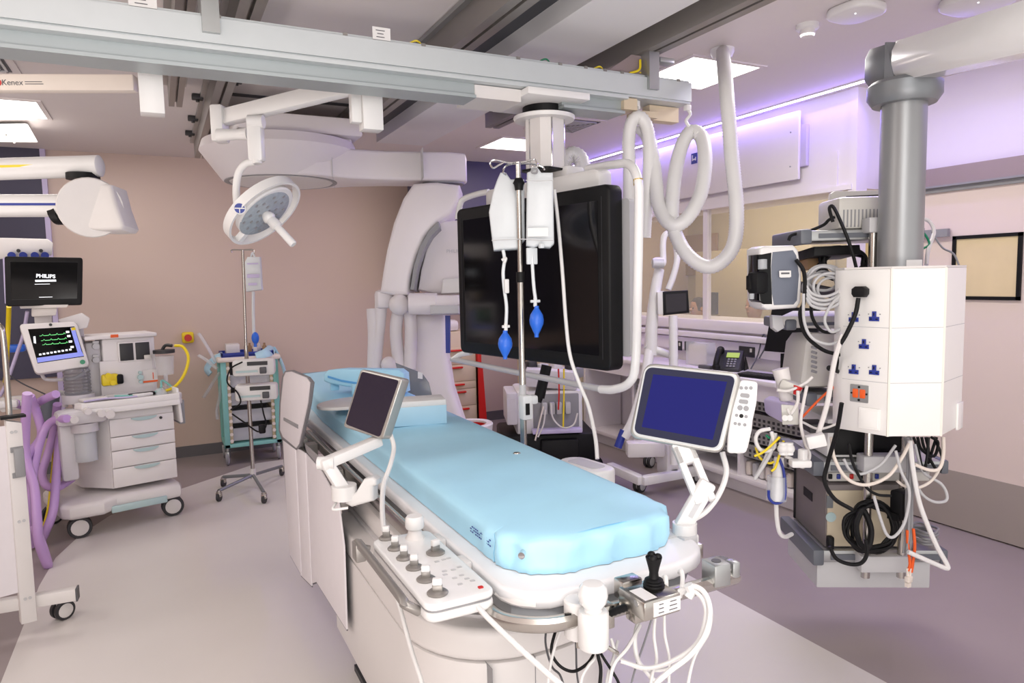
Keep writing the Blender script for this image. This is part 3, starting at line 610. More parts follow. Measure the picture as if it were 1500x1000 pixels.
bh = [
 ('lilac breathing hose hanging straight at the left beside the shield post', [(40, 576), (37, 630), (38, 670), (50, 713), (54, 760), (57, 793), (70, 828), (62, 800), (50, 770)], 4.3),
 ('lilac breathing hose swelling out high beside the shield post', [(44, 580), (54, 605), (61, 636), (50, 655), (40, 668), (36, 690), (42, 730), (46, 780)], 4.62),
 ('lilac breathing hose curving from the absorber inlet down to the floor', [(98, 613), (80, 615), (66, 628), (55, 660), (47, 703), (43, 750), (46, 800)], 4.6),
 ('lilac breathing hose arching longest from the absorber to the floor', [(108, 616), (96, 622), (88, 640), (83, 693), (78, 747), (67, 778), (50, 815)], 4.72),
 ('lilac breathing hose looping under the absorber', [(84, 592), (80, 625), (70, 665), (62, 692), (67, 710), (82, 714), (95, 708), (106, 700)], 4.85),
 ('lilac breathing hose running to the white support tube', [(22, 590), (34, 594), (50, 592), (66, 584), (82, 577)], 4.7)]
for l, pts, d in bh: tubeT('breathing_hose', [D(x, y, d+.1*math.sin(i)) for i, (x, y) in enumerate(pts)], .027, 'purple', l, 'hose', 'lilac breathing hoses of the anaesthesia machine')
solo('hose_support', MB().tube([D(4, 600, 4.6), D(20, 592, 4.7), D(40, 590, 4.75), D(60, 586, 4.8), D(84, 576, 4.95), D(94, 578, 5.0), D(96, 596, 5.0)], .018, 10).box(D(8, 592, 4.6), (.14, .06, .05), bev=.015), 'white', 'white bent tube arm holding the lilac breathing hoses', 'arm')
tubeT('gas_line', [D(80, 650, 5.0), D(77, 690, 4.95), D(74, 720, 4.9), D(70, 750, 4.87), D(58, 790, 4.85), D(46, 800, 4.85)], .011, 'yellow', 'thin yellow gas line hanging behind the lilac hoses', 'hose')
tubeT('oxygen_tube', [D(238, 574, 5.2), D(256, 566, 5.2), D(270, 548, 5.2), D(276, 524, 5.22), D(268, 508, 5.25), D(256, 506, 5.25)], .011, 'yellow', 'yellow-green curved tube looping beside the right of the anaesthesia machine', 'hose')
tubeT('gas_cable', [D(13, 449, 5.0), D(12, 480, 5.1), D(10, 520, 5.1), D(8, 560, 5.1)], .016, 'yellow', 'yellow cable dropping from the patient monitor at far left', 'cable')
tubeT('monitor_cable', [D(40, 456, 5.0), D(34, 490, 5.05), D(24, 520, 5.05), D(10, 560, 5.0), D(0, 580, 5.0)], .012, 'lavender', 'pale lilac cable sagging from the patient monitor', 'cable')
tubeT('sensor_cable', [D(0, 540, 4.8), D(30, 560, 4.9), D(55, 572, 4.95), D(72, 580, 5.0)], .005, 'darkgrey', 'thin dark sensor cable crossing to the anaesthesia machine', 'cable')
T3 = thing('suction_jar', 'grey clear suction jar hooked beside the anaesthesia machine', 'suction jar', D(242, 548, 5.25))
part('jar', MB().lathe([(0, 0), (.06, 0), (.068, .14), (0, .14)], frame(D(242, 548, 5.25), yaw=0)), 'clear', T3)
part('lid', MB().lathe([(0, .14), (.075, .14), (.075, .165), (0, .165)], frame(D(242, 544, 5.25), yaw=0)).tube([D(236, 516, 5.25), D(242, 506, 5.25), D(252, 506, 5.25)], .012), 'charcoal', T3)
part('hook', MB().box(D(243, 556, 5.36), (.03, .03, .1), bev=.01), 'mach2', T3)
T3 = thing('tester', 'bright yellow gas tester clipped to the front of the gas unit', 'tester', D(162, 556, 5.15))
part('body', MB().box((0, 0, 0), (.11, .04, .085), frame(fa @ lp(fa, 161, 556, .27), yaw=14), .015), 'yellow', T3)
part('grip', MB().box((0, 0, 0), (.05, .045, .07), frame(fa @ lp(fa, 175, 555, .27), yaw=14), .012), 'black', T3)
part('cap', MB().cyl(fa @ lp(fa, 158, 550, .25), fa @ (lp(fa, 158, 550, .25)+V((0, -.02, 0))), .02).cyl(fa @ lp(fa, 165, 560, .25), fa @ (lp(fa, 165, 560, .25)+V((0, -.02, 0))), .02), 'yellow', T3)
def loc_on(x, y, z): return fa @ V((x, y, z))
tubeT('green_tube', [loc_on(ul+.1, .1, .935), loc_on(ul+.25, .05, .93), loc_on(ul+.4, .12, .94), loc_on(ul+.44, .2, 1.0), loc_on(ul+.5, .12, .94)], .008, 'teal', 'thin green tubing lying on the anaesthesia worktop', 'tubing')
solo('face_mask', MB().lathe([(.02, .07), (.03, .06), (.05, .03), (.052, 0), (.045, 0), (.042, .03), (.02, .055)], fa @ MX.Translation((wr-.12, .1, .888))), 'clear', 'clear green-edged face mask lying at the right of the worktop', 'face mask')
solo('probe_case', MB().box((wr-.25, .08, .93), (.18, .05, .025), fa, .01), 'black', 'flat black instrument lying across the worktop', 'instrument')
for i, (x, y, w, r, m, l) in enumerate(((wl+.12, .1, .16, 10, 'offwhite', 'folded pale paper packet at the left of the worktop'), (wl+.3, .14, .2, -12, 'lightgrey', 'grey wrapped packet in the middle of the worktop'), (wl+.42, .06, .12, 20, 'white', 'small white packet at the front of the worktop'))):
    solo('packet', MB().box((0, 0, 0), (w, .09, .018), frame(fa @ V((x, y, .932)), yaw=14+r), .006), m, l, 'packet', 'packets on the anaesthesia worktop')
tubeT('white_lead', [loc_on(wl+.05, .0, .935), loc_on(wl+.2, .06, .93), loc_on(wl+.35, .0, .93), loc_on(wl+.5, .08, .93)], .006, 'lavender', 'thin pale lead trailing along the front of the worktop', 'lead')
solo('wall_bracket', MB().box(D(20, 590, 5.3), (.16, .08, .1), bev=.01), 'offwhite', 'white bracket box behind the breathing hoses at far left', 'bracket')
solo('blue_cloth', MB().box(D(22, 510, 5.4), (.14, .1, .06), bev=.02), 'blue', 'small blue wrap on the bracket at far left', 'wrap')
solo('blue_canister', MB().cyl(D(70, 640, 5.3), D(74, 580, 5.3), .06), 'slate', 'grey-blue canister hanging behind the lilac hoses', 'canister')
# emergency stop
p = V((.236, YB, 1.196))
T3 = thing('emergency_stop', 'yellow emergency stop box with red button on the pink wall', 'emergency stop', p)
part('box', MB().box(p+V((0, -.03, 0)), (.11, .06, .11), bev=.02), 'yellow', T3)
part('button', MB().cyl(p+V((0, -.06, 0)), p+V((0, -.1, 0)), .034), 'red', T3)
# beacon
p = at(677, 211, Y=6.6)
T3 = thing('beacon', 'white ceiling box with an orange and a green signal lamp', 'signal lamp', p)
part('box', MB().hull([at(x, y, Y=Y_) for x, y in ((655, 205), (699, 207), (699, 217), (655, 215)) for Y_ in (6.6, 6.75)], bev=.006).hull([at(x, y, Y=Y_) for x, y in ((648, 206), (656, 205), (656, 216), (648, 214)) for Y_ in (6.62, 6.74)]), 'white', T3)
part('lamp', MB().sph(at(671, 209, Y=6.59), .036), 'orange', T3, 'orange signal lamp'); part('lamp', MB().sph(at(686, 210, Y=6.59), .034), 'green', T3, 'green signal lamp')
# ------------------------------------------------------------------ teal trolley with trays
YT = 7.0
xl, xr = .50, .965
T = thing('trolley', 'teal framed trolley with clear pull-out trays against the pink wall', 'trolley', ((xl+xr)/2, YT+.2, 0))
for x in (xl, xr):
    for y in (YT, YT+.4): part('post', MB().span((x-.025, y-.02, .17), (x+.025, y+.02, 1.0), bev=.004), 'teal', T)
part('frame', MB().span((xl-.025, YT-.02, .17), (xr+.025, YT+.42, .205), bev=.004).span((xl-.02, YT+.39, .2), (xr+.02, YT+.41, 1)), 'teal', T)
part('top', MB().span((xl-.05, YT-.04, .985), (xr+.05, YT+.45, 1.03), bev=.012), 'cream', T)
for s, x in ((1, xl+.04), (-1, xr-.04)):
    st = MB().span((x-.014, YT-.005, .21), (x+.014, YT+.39, .98))
    part('runner', st, 'olive', T)
    k = MB()
    for i in range(12): k.cyl((x, YT-.02, .235+i*.063), (x, YT+.0, .235+i*.063), .016, n=10)
    part('runner_stud', k, 'cream', T)
for z in (.23, .40, .57, .74):
    tr = part('tray', MB().span((xl+.055, YT, z), (xr-.055, YT+.38, z+.006)).span((xl+.055, YT, z), (xr-.055, YT+.006, z+.12)).span((xl+.055, YT, z), (xl+.061, YT+.38, z+.12)).span((xr-.061, YT, z), (xr-.055, YT+.38, z+.12)), 'clear', T)
    cc = MB()
    for i in range(5): cc.box((xl+.11+i*.065, YT+.08+.05*(i % 2), z+.035), (.055, .1, .05), bev=.01)
    part('contents', cc, ['offwhite', 'brown', 'lightgrey', 'cream'][int(z*10) % 4], tr)
part('inner_back', MB().span((xl, YT+.375, .2), (xr, YT+.385, .98)), 'darkgrey', T)
for x in (xl+.0, xr):
    for y in (YT+.03, YT+.36):
        w, h, f = MB(), MB(), MB(); castor(w, h, f, (x, y, 0), .065, 75, 0, .04); c = part('castor', w, 'midgrey', T); part('hub', h, 'lightgrey', c); part('fork', f, 'alu', c)
solo('blue_tray', MB().span((xl-.01, YT-.02, 1.03), (xr-.01, YT+.3, 1.045)).span((xl-.01, YT-.02, 1.04), (xr-.01, YT-.01, 1.07)).span((xl-.01, YT+.29, 1.04), (xr-.01, YT+.3, 1.07)).span((xl-.01, YT-.02, 1.04), (xl, YT+.3, 1.07)).span((xr-.02, YT-.02, 1.04), (xr-.01, YT+.3, 1.07)), 'navy', 'blue plastic tray on top of the teal trolley', 'tray')
solo('glove_box', MB().span((xl+.04, YT+.05, 1.045), (xl+.16, YT+.2, 1.145), bev=.004).box((xl+.1, YT+.05, 1.11), (.08, .004, .03)), 'offwhite', 'white carton standing in the blue tray', 'carton')
for i in range(5): solo('bottle', MB().lathe([(0, 0), (.02, 0), (.02, .06), (.01, .075), (.01, .095), (0, .095)], frame((xl+.22+i*.042, YT+.09+.08*(i % 2), 1.045), yaw=0)), ['clear', 'brown', 'offwhite'][i % 3], ['clear vial nearest the carton in the blue tray', 'brown vial second from the carton in the blue tray', 'white vial in the middle of the blue tray', 'clear vial behind the brown vial on the right', 'brown vial at the right end of the blue tray'][i], 'vial', 'vials in the blue tray')
# blue drape hanging at both sides and tubing packs at left
solo('drape', MB().tube([D(375, 522, 6.6), D(392, 516, 6.65), (xr+.03, YT+.25, 1.06), D(414, 535, 6.7), D(419, 560, 6.7), D(418, 575, 6.7)], .05, 10, 6, flat=.3), 'pale_blue', 'pale blue drape hanging over the right of the trolley', 'drape')
solo('drape', MB().tube([D(326, 520, 6.6), D(312, 528, 6.6), D(303, 540, 6.6), D(308, 548, 6.6)], .045, 10, 6, flat=.3), 'pale_blue', 'pale blue drape bunched over the left of the trolley', 'drape')
for l, a in (('clear tubing pack sticking up highest beside the trolley', ((316, 530), (304, 508), (294, 492), (291, 488))), ('clear tubing pack sticking out at mid height beside the trolley', ((318, 540), (304, 528), (291, 520))), ('clear tubing pack drooping to the left of the trolley', ((322, 545), (312, 560), (303, 575), (298, 582))), ('clear tubing pack hanging lowest along the trolley post', ((326, 552), (322, 580), (318, 600), (319, 614)))):
    solo('tubing_pack', MB().tube([D(x, y, 6.55) for x, y in a], .022, 8, 5, flat=.35), 'clear', l, 'tubing', 'clear tubing packs at the left of the trolley')
# ------------------------------------------------------------------ far infusion stand
B0 = V((.62, 6.10, 0))
T = thing('infusion_stand', 'thin steel infusion stand with four castors in front of the teal trolley', 'infusion stand', B0)
part('pole', MB().cyl(B0+V((0, 0, .1)), B0+V((.0, 0, 1.2)), .016).cyl(B0+V((0, 0, 1.2)), B0+V((0.015, 0, 1.985)), .011), 'steel', T)
part('hub', MB().cyl(B0+V((0, 0, .085)), B0+V((0, 0, .17)), .024), 'offwhite', T)
for g in ((.644, 5.63), (.335, 5.87), (.40, 6.28), (.89, 6.38)):
    q = V((g[0], g[1], 0)); l = part('leg', MB().tube([B0+V((0, 0, .115)), q+V((0, 0, .085))], .014, 8, 1), 'grey_metal', T)
    w, h, f = MB(), MB(), MB(); castor(w, h, f, q, .035, 60, 0, .02); c = part('castor', w, 'charcoal', T); part('fork', f.lathe([(0, 0), (.02, 0), (.02, .01), (0, .01)], frame(q+V((0, 0, .07)), yaw=0)), 'steel', c); h.bm.free()
tp = B0+V((.015, 0, 1.985))
part('hanger', MB().tube([tp+V((-.085, 0, -.02)), tp+V((-.08, 0, 0)), tp, tp+V((.08, 0, 0)), tp+V((.085, 0, -.03))], .006, 8, 4), 'steel', T)
def bag(name, px, d, label, group, thick=.05, lab=True, mm='bagfilm'):
    xs = [p[0] for p in px]; ys = [p[1] for p in px]
    c = D((min(xs)+max(xs))/2, (min(ys)+max(ys))/2, d)
    T = thing(name, label, 'fluid bag', D((min(xs)+max(xs))/2, max(ys), d), group)
    part('bag', MB().pxprism(px, c-FWD*thick/2, -FWD, thick, thick*.16, 2), mm, T, ang=60)
    return T, c
T, c = bag('fluid_bag', [(362, 376), (380, 376), (383, 424), (360, 427), (358, 384)], 5.7, 'small clear fluid bag with printed label on the far infusion stand', 'fluid bags')
part('print', MB().box((0, 0, 0), (.09, .002, .012), frame(D(370, 386, 5.66), yaw=-27)).box((0, 0, 0), (.1, .002, .03), frame(D(371, 404, 5.66), yaw=-27)).box((0, 0, 0), (.07, .002, .02), frame(D(370, 416, 5.66), yaw=-27)), 'lavender', T)
part('tab', MB().tube([D(367, 380, 5.7), D(370, 370, 5.7), D(374, 380, 5.7)], .008, 8, 4), 'bagfilm', T)
part('drip_line', MB().tube([D(371, 427, 5.7), D(371, 455, 5.7), D(372, 490, 5.7)], .012, 8), 'bagfilm', T)
part('bulb', MB().sph(D(374, 495, 5.7), (.03, .03, .05)).cyl(D(374, 501, 5.7), D(374, 508, 5.7), .012), 'blue', T)
for (x, y, l) in ((372, 538, 'upper white infusion pump clamped to the far stand'), (376, 574, 'lower white infusion pump clamped to the far stand')):
    c = D(x, y, 5.45); fr = frame(c, yaw=-12)
    T = thing('infusion_pump', l, 'infusion pump', c-V((0, 0, .07)), 'infusion pumps on the far stand')
    part('case', MB().box((0, .03, 0), (.31, .14, .125), fr, .02), 'white', T)
    part('display', MB().box((.03, -.042, .035), (.15, .006, .03), fr), 'charcoal', T)
    part('stripe', MB().box((-.05, -.042, -.025), (.16, .005, .016), fr), 'handle_teal', T)
    part('cradle', MB().box((.07, -.045, -.02), (.05, .03, .05), fr, .006), 'darkgrey', T)
    part('clamp', MB().box((-.02, .12, 0), (.06, .12, .05), fr, .006), 'grey_metal', T)
for l, a in (('black cable looping left of the infusion pumps', ((355, 530), (338, 540), (333, 560), (348, 575), (352, 590), (338, 600))), ('black cable trailing below the lower infusion pump', ((340, 606), (360, 620), (378, 632), (384, 624))), ('black cable hanging from the lower pump to a plug', ((382, 586), (386, 605), (390, 622), (384, 632)))):
    tubeT('pump_cable', [D(x, y, 5.35) for x, y in a], .006, 'black', l, 'cable', 'black pump cables on the far stand')
solo('power_plug', MB().box(D(384, 628, 5.35), (.05, .04, .07), bev=.012), 'black', 'black power plug hanging below the infusion pumps', 'plug')
# ------------------------------------------------------------------ mobile shield, left edge
d0 = 3.45
Pn = frame(D(55, 895, d0), yaw=18)
T = thing('mobile_shield', 'white mobile shield panel on castors in front of the lilac hoses', 'shield', V(((Pn @ V((-.3, 0, 0))).x, (Pn @ V((-.3, 0, 0))).y, 0)))
pc = [lp(Pn, x, y, 0) for x, y in ((7, 615), (30, 618), (53, 906), (30, 912))]
part('post', MB().prism([(v.x, v.z) for v in pc], -.03, .03, Pn @ MX.Rotation(PI/2, 4, 'X'), .004), 'offwhite', T)
part('panel', MB().span((-1.2, .0, .12), (pc[3].x+.02, .02, pc[0].z-.03), Pn), 'lead', T)
part('post_cap', MB().box(((pc[0].x+pc[1].x)/2, 0, pc[0].z+.012), (.1, .06, .012), Pn), 'black', T)
sc_ = MB()
for (x, y) in ((17, 633), (23, 632), (28, 764), (35, 762), (37, 877), (44, 875)): q = lp(Pn, x, y, -.031); sc_.cyl((q.x, -.03, q.z), (q.x, -.036, q.z), .007, n=10, m=Pn)
part('screw', sc_, 'lightgrey', T)
hq = [lp(Pn, x, y, -.05) for x, y in ((27, 656), (32, 698))]
part('handle', MB().span((hq[0].x-.02, -.06, hq[1].z), (hq[0].x+.02, -.035, hq[0].z), Pn, .006).span((hq[0].x-.03, -.04, hq[0].z-.02), (hq[0].x+.02, -.03, hq[0].z+.004), Pn).span((hq[0].x-.03, -.04, hq[1].z-.004), (hq[0].x+.02, -.03, hq[1].z+.02), Pn), 'midgrey', T)
A, B = D(47, 886, 3.45), D(113, 862, 3.52)
A.z = B.z = (A.z+B.z)/2
part('foot', MB().box((0, 0, 0), ((B-A).length, .055, .06), frame((A+B)/2, B-A, (0, 0, 1)), .005).box((0, 0, 0), (.75, .055, .06), frame(A+(A-B).normalized()*.36, B-A, (0, 0, 1)), .005), 'offwhite', T)
part('foot_cap', MB().box((0, 0, 0), (.008, .058, .063), frame(B, B-A, (0, 0, 1))), 'darkgrey', T)
g = at(92, 908, Z=0); w, h, f = MB(), MB(), MB(); castor(w, h, f, g+V((0, .02, 0)), .05, 35, .02, .03); c = part('castor', w, 'charcoal', T); part('hub', h, 'offwhite', c); part('fork', f, 'midgrey', c)
part('pole', MB().tube([D(14, 614, 3.44), D(11, 570, 3.44), D(8, 530, 3.44), D(4, 490, 3.44), D(0, 478, 3.44), D(-8, 474, 3.44)], .014, 10), 'steel', T)
# ------------------------------------------------------------------ operating table
mk('tab', (228, 228, 230), .3, var=.01); mk('tab_side', (206, 202, 202), .4); mk('pedestal', (216, 212, 210), .35, var=.01); mk('ped_rim', (200, 197, 198), .35)
ZB = .93
XL, XR, YF = .725, 1.365, 1.435
T = thing('operating_table', 'long white operating table on a rounded pedestal', 'operating table', (1.03, 2.4, 0))
bp_ = [(XL, 4.9), (XL, YF+.17)] + [(XL+.13-.13*math.cos(math.radians(t)), YF+.13-.13*math.sin(math.radians(t))) for t in range(10, 90, 16)] + [(XL+.17, YF), (XR-.17, YF-.01)] + [(XR-.13+.13*math.sin(math.radians(t)), YF+.13-.13*math.cos(math.radians(t))) for t in range(10, 90, 16)] + [(XR, YF+.17), (XR, 4.9)]
part('tabletop', MB().prism(bp_, ZB-.045, ZB, None, .012, 3), 'tab', T)
part('undertray', MB().span((XL+.04, YF+.2, ZB-.1), (XR-.04, 4.8, ZB-.045)), 'grey_metal', T)
for s, x in ((-1, XL-.035), (1, XR+.035)):
    ya = YF+.12
    part('side_rail', MB().span((x-.012, ya, ZB-.075), (x+.012, 3.88, ZB-.03), bev=.003).span((min(x, x-s*.05), 2.1, ZB-.07), (max(x, x-s*.05), 2.16, ZB-.04)).span((min(x, x-s*.05), 3.3, ZB-.07), (max(x, x-s*.05), 3.36, ZB-.04)), 'steel', T)
part('front_rail', MB().tube([(XL-.035, YF+.13, ZB-.055), (XL-.02, YF+.03, ZB-.055), (XL+.06, YF-.035, ZB-.055), (XL+.18, YF-.045, ZB-.055), (XR-.2, YF-.055, ZB-.055), (XR+.0, YF-.055, ZB-.055)], .02, 10, 6, flat=1.2), 'steel', T)
part('rail_band', MB().prism([(XL+.03, YF+.1), (XL+.14, YF+.005), (XR-.15, YF-.005), (XR-.03, YF+.1), (XR-.03, YF+.3), (XL+.03, YF+.3)], ZB-.095, ZB-.04), 'grey_metal', T)
part('rail_clip', MB().box((XL+.21, YF-.05, ZB-.055), (.03, .06, .06), bev=.004), 'steel', T)
part('spec_label', MB().tube([(XL-.001+.006, YF+.13, ZB-.024), (XL+.02, YF+.06, ZB-.024), (XL+.06, YF+.02, ZB-.024)], .011, 4, 4, flat=.1), 'offwhite', T)
# pedestal (rounded front, swept upper rim)
def capsule(x0, x1, y0, y1, r, n=8):
    o = []
    o += [(x1, y1), (x0, y1)]
    for t in range(n+1):
        a = math.radians(180+90*t/n); o.append((x0+r+r*math.cos(a), y0+r+r*math.sin(a)))
    for t in range(n+1):
        a = math.radians(270+90*t/n); o.append((x1-r+r*math.cos(a), y0+r+r*math.sin(a)))
    return o
PX0, PX1, PY0, PY1 = .622, 1.30, 1.72, 3.02
part('pedestal', MB().prism(capsule(PX0, PX1, PY0, PY1, .3), .17, .60, None, .01), 'pedestal', T)
part('pedestal_rim', MB().prism(capsule(PX0-.006, PX1+.006, PY0-.006, PY1, .3), .605, .70, None, .02, 3, taper=.985), 'pedestal', T)
part('rim_recess', MB().prism(capsule(PX0+.07, PX1-.07, PY0+.07, PY1, .22), .60, .712), 'ped_rim', T)
sm = MB().span((PX0+.16, PY0-.0, .18), (PX0+.1615, PY0+.08, .6)).span((PX1-.38, PY0-.002, .18), (PX1-.3785, PY0+.1, .6))
part('pedestal_seam', sm, 'midgrey', T)
part('foot', MB().prism(capsule(PX0+.07, PX1-.05, PY0+.12, PY1-.1, .2), .0, .17), 'midgrey', T)
part('foot_skirt', MB().prism(capsule(PX0+.05, PX1-.03, PY0+.1, PY1-.08, .2), .0, .03), 'charcoal', T)
part('lift_column', MB().span((.80, 2.1, .70), (1.16, 2.9, .85), bev=.03), 'pedestal', T)
part('slide_cover', MB().span((.70, 2.0, .70), (1.2, 3.4, .80), bev=.03).span((.76, 3.0, .5), (1.2, 3.5, .72), bev=.05), 'offwhite', T)
# mattress in a fitted sheet, crinkled along its lower edge
MX0, MX1, MY0, MY1 = .775, 1.325, 1.515, 5.0
def mat_outline(off=0, n=150):
    o = []
    r = .16
    pts = [(MX0, MY1-.0), (MX0, MY0+r)] + [(MX0+r-r*math.cos(math.radians(t)), MY0+r-r*math.sin(math.radians(t))) for t in range(0, 91, 6)] + [(MX1-r+r*math.sin(math.radians(t)), MY0+r-r*math.cos(math.radians(t))) for t in range(0, 91, 6)] + [(MX1, MY1)]
    return pts
bm_ = bmesh.new()
base = mat_outline(); dense = []
for a, b in zip(base, base[1:]):
    L = math.dist(a, b); k = max(1, int(L/.02))
    for i in range(k): dense.append((a[0]+(b[0]-a[0])*i/k, a[1]+(b[1]-a[1])*i/k))
dense.append(base[-1])
def taperx(x, y):
    t = max(0, min(1, (y-3.9)/1.1)); return x + (0.06 if x < 1.05 else -.06)*t
def zt_at(y): return ZB+.095+.05*max(0, min(1, (y-3.6)/1.2))
N_ = len(dense); cxm = (MX0+MX1)/2
rings = []
levels = [(0, 0.0), (.004, .25), (.0, .55), (.002, .8), (-.008, .93), (-.03, 1.0)]
for off, f in levels:
    row = []
    for i, (x, y) in enumerate(dense):
        t = (V((x, y, 0))-V((cxm, max(y, MY0+.2), 0))); t = t.normalized() if t.length else V((1, 0, 0))
        front = max(0, min(1, (MY0+.32-y)/.2))
        w = front*.013*math.sin(i*1.05+.6*math.sin(i*.37))*(1-abs(f-.5)*1.5)+front*.004*math.sin(i*2.7)*(1 if f < .8 else .2)
        o = off+w
        row.append(bm_.verts.new((taperx(x, y)+t.x*o, y+t.y*o, ZB+.002+(zt_at(y)-ZB-.002)*f+(front*.008*math.sin(i*.8) if .1 < f < .9 else 0))))
    rings.append(row)
for A, B in zip(rings, rings[1:]):
    for i in range(N_-1): bm_.faces.new((A[i], A[i+1], B[i+1], B[i]))
# top as cross strips between the two long sides, paired from the middle of the front edge outwards
top = rings[-1]; mid = min(range(N_), key=lambda i: (abs(top[i].co.x-cxm) if top[i].co.y < MY0+.25 else 9))
left, right = top[mid-1::-1] if mid else [], top[mid+1:]
n_pair = min(len(left), len(right)); left = left[:n_pair]+[left[-1]]*0; right = right[:n_pair]
tip = top[mid]
K = 12; cols = []
for a, b in zip(left, right):
    row = [a]
    for k in range(1, K):
        t = k/K; p = a.co.lerp(b.co, t); p.z += .004*math.sin(PI*t)+.0022*math.sin(p.y*9+p.x*5)*math.sin(PI*t)+.0015*math.sin(p.y*23-p.x*11)
        row.append(bm_.verts.new(p))
    row.append(b); cols.append(row)
for A, B in zip(cols, cols[1:]):
    for k in range(K): bm_.faces.new((A[k], A[k+1], B[k+1], B[k]))
for k in range(K):
    bm_.faces.new((tip, cols[0][k+1], cols[0][k]))
bm_.faces.new([r[0] for r in rings][::1]+[v for v in cols[-1][1:-1]]+[r[-1] for r in rings][::-1])
bmesh.ops.recalc_face_normals(bm_, faces=bm_.faces[:])
mb = MB(); me = bpy.data.meshes.new('t'); bm_.to_mesh(me); mb.bm.from_mesh(me); bm_.free()
T = thing('mattress', 'long sky-blue mattress in a fitted sheet lying on the operating table', 'mattress', (cxm, 3, ZB))
part('sheet', mb, 'mattress', T, ang=70)
pe = at(740, 804, Z=ZB+.07); part('eyelet', MB().cyl((MX0+.035, MY0+.052, ZB+.06), (MX0+.02, MY0+.034, ZB+.06), .009), 'chrome', T)
p = at(757, 664, Z=ZB+.097); part('eyelet', MB().lathe([(.004, 0), (.014, 0), (.012, .004), (.004, .005)], frame(p, yaw=0)).box(p+V((0, 0, .001)), (.03, .012, .002)), 'steel', T)
pr = MB()
for k in range(3):
    for i in range(12):
        if (i*7+k*3) % 5: pr.box((MX0-.0045, 1.82-.012*i, ZB+.06-k*.008), (.0015, .008 if (i+k) % 2 else .005, .003))
part('care_print', pr, 'navy', T)
# things lying on the mattress
zt5 = zt_at(4.7)
c = at(530, 556, Z=zt5+.06)
T = thing('pillow', 'blue moulded head cushion with notched edge at the far end of the mattress', 'cushion', (c.x, c.y, zt5))
pq = [(473, 550), (478, 543), (500, 541), (585, 542), (592, 548), (592, 574), (560, 574), (556, 568), (540, 572), (532, 567), (520, 571), (514, 565), (500, 566), (484, 562), (473, 558)]
dpl = (at(530, 574, Z=zt5)-CAM).dot(FWD)
part('shell', MB().pxprism([(474, 549), (480, 542), (500, 540), (584, 541), (592, 547), (594, 575), (562, 574), (540, 571), (520, 568), (500, 565), (484, 562), (474, 558)], D(530, 555, dpl), -FWD, .2, .012, 3), 'mattress', T)
part('lid_edge', MB().pxprism([(480, 550), (500, 556), (560, 566), (592, 568), (592, 571), (560, 569), (500, 559), (480, 553)], D(530, 555, dpl-.004), -FWD, .01), 'mattress_side', T)
tb = MB()
for x, y in ((490, 566), (522, 572), (546, 573), (580, 578)): tb.box(at(x, y-2, Z=zt5+.03), (.05, .03, .06), bev=.006)
part('tab', tb, 'mattress', T)
c = at(505, 589, Z=zt5+.01)
solo('arm_support', MB().prism([(.2*math.cos(2*PI*i/40), .14*math.sin(2*PI*i/40)) for i in range(40)], -.006, .012, frame((c.x+.045, c.y, zt5), yaw=20), .005), 'offwhite', 'flat oval white arm support lying on the blue mattress', 'arm support')
zb = zt_at(3.75)
T = thing('storage_box', 'pale blue tray box with a white lid behind the dark touch display', 'box', at(615, 622, Z=zb))
lo = [at(575, 626, Z=zb), at(656, 620, Z=zb), at(656, 598, Z=zb)]; up_ = .115
a = at(574, 626, Z=zb); b = at(655, 620, Z=zb); u = (b-a); w_ = V((-u.y, u.x, 0)).normalized()*.16
a = a-u*.35
fb = [a, b, b+w_, a+w_]
part('body', MB().hull(fb+[p+V((0, 0, .09)) for p in fb], bev=.004), 'pale_blue', T)
part('lid', MB().hull([p+V((0, 0, .088)) for p in fb]+[p+V((0, 0, .115)) for p in fb], bev=.004), 'white', T)
zb2 = zt_at(4.3)
solo('clear_shield', MB().pxprism([(579, 531), (597, 538), (618, 546), (628, 560), (634, 584), (612, 588), (590, 582)], D(605, 560, 4.55), V((-.5, -.85, .2)), .012, .004), mat('shield_grey', (120, 126, 134), .2, alpha=.75, var=.02), 'grey see-through shield standing at the right side of the mattress', 'shield')
solo('shield_tag', MB().pxprism([(612, 544), (619, 546), (619, 555), (612, 554)], D(615, 549, 4.5), V((-.5, -.85, .2)), .003), 'white', 'small white tag stuck on the grey see-through shield', 'tag')
# lead curtain on the left rail
T = thing('lead_curtain', 'pale lead curtain of hanging strips with an upright rounded top panel', 'lead curtain', (.60, 3.3, .2))
def cx(x, y, X=.60): return at(x, y, X=X)
Nc = V((-1, 0, 0))
def xprism(px, X, th, bev=.004):
    o = MB(); poly = [(cx(x, y, X).y, cx(x, y, X).z) for x, y in px]
    m = MX(((0, 0, -1, X), (1, 0, 0, 0), (0, 1, 0, 0), (0, 0, 0, 1)))
    return o.prism([(p[0], p[1]) for p in poly], -th, 0, m, bev)
tpn = [(418, 545), (426, 544), (448, 553), (453, 560), (450, 590), (437, 650), (433, 656), (414, 640), (410, 630), (411, 590), (415, 552)]
part('top_panel', xprism(tpn, .575, .02), 'lead', T)
big = [(417, 543), (427, 542), (450, 552), (456, 560), (452, 592), (439, 653), (433, 659), (412, 643), (408, 631), (409, 590), (413, 550)]
part('panel_edging', xprism(big, .58, .016), 'lead_edge', T)
part('panel_pocket', xprism([(415, 611), (436, 622), (436, 628), (415, 616)], .572, .006), 'midgrey', T)
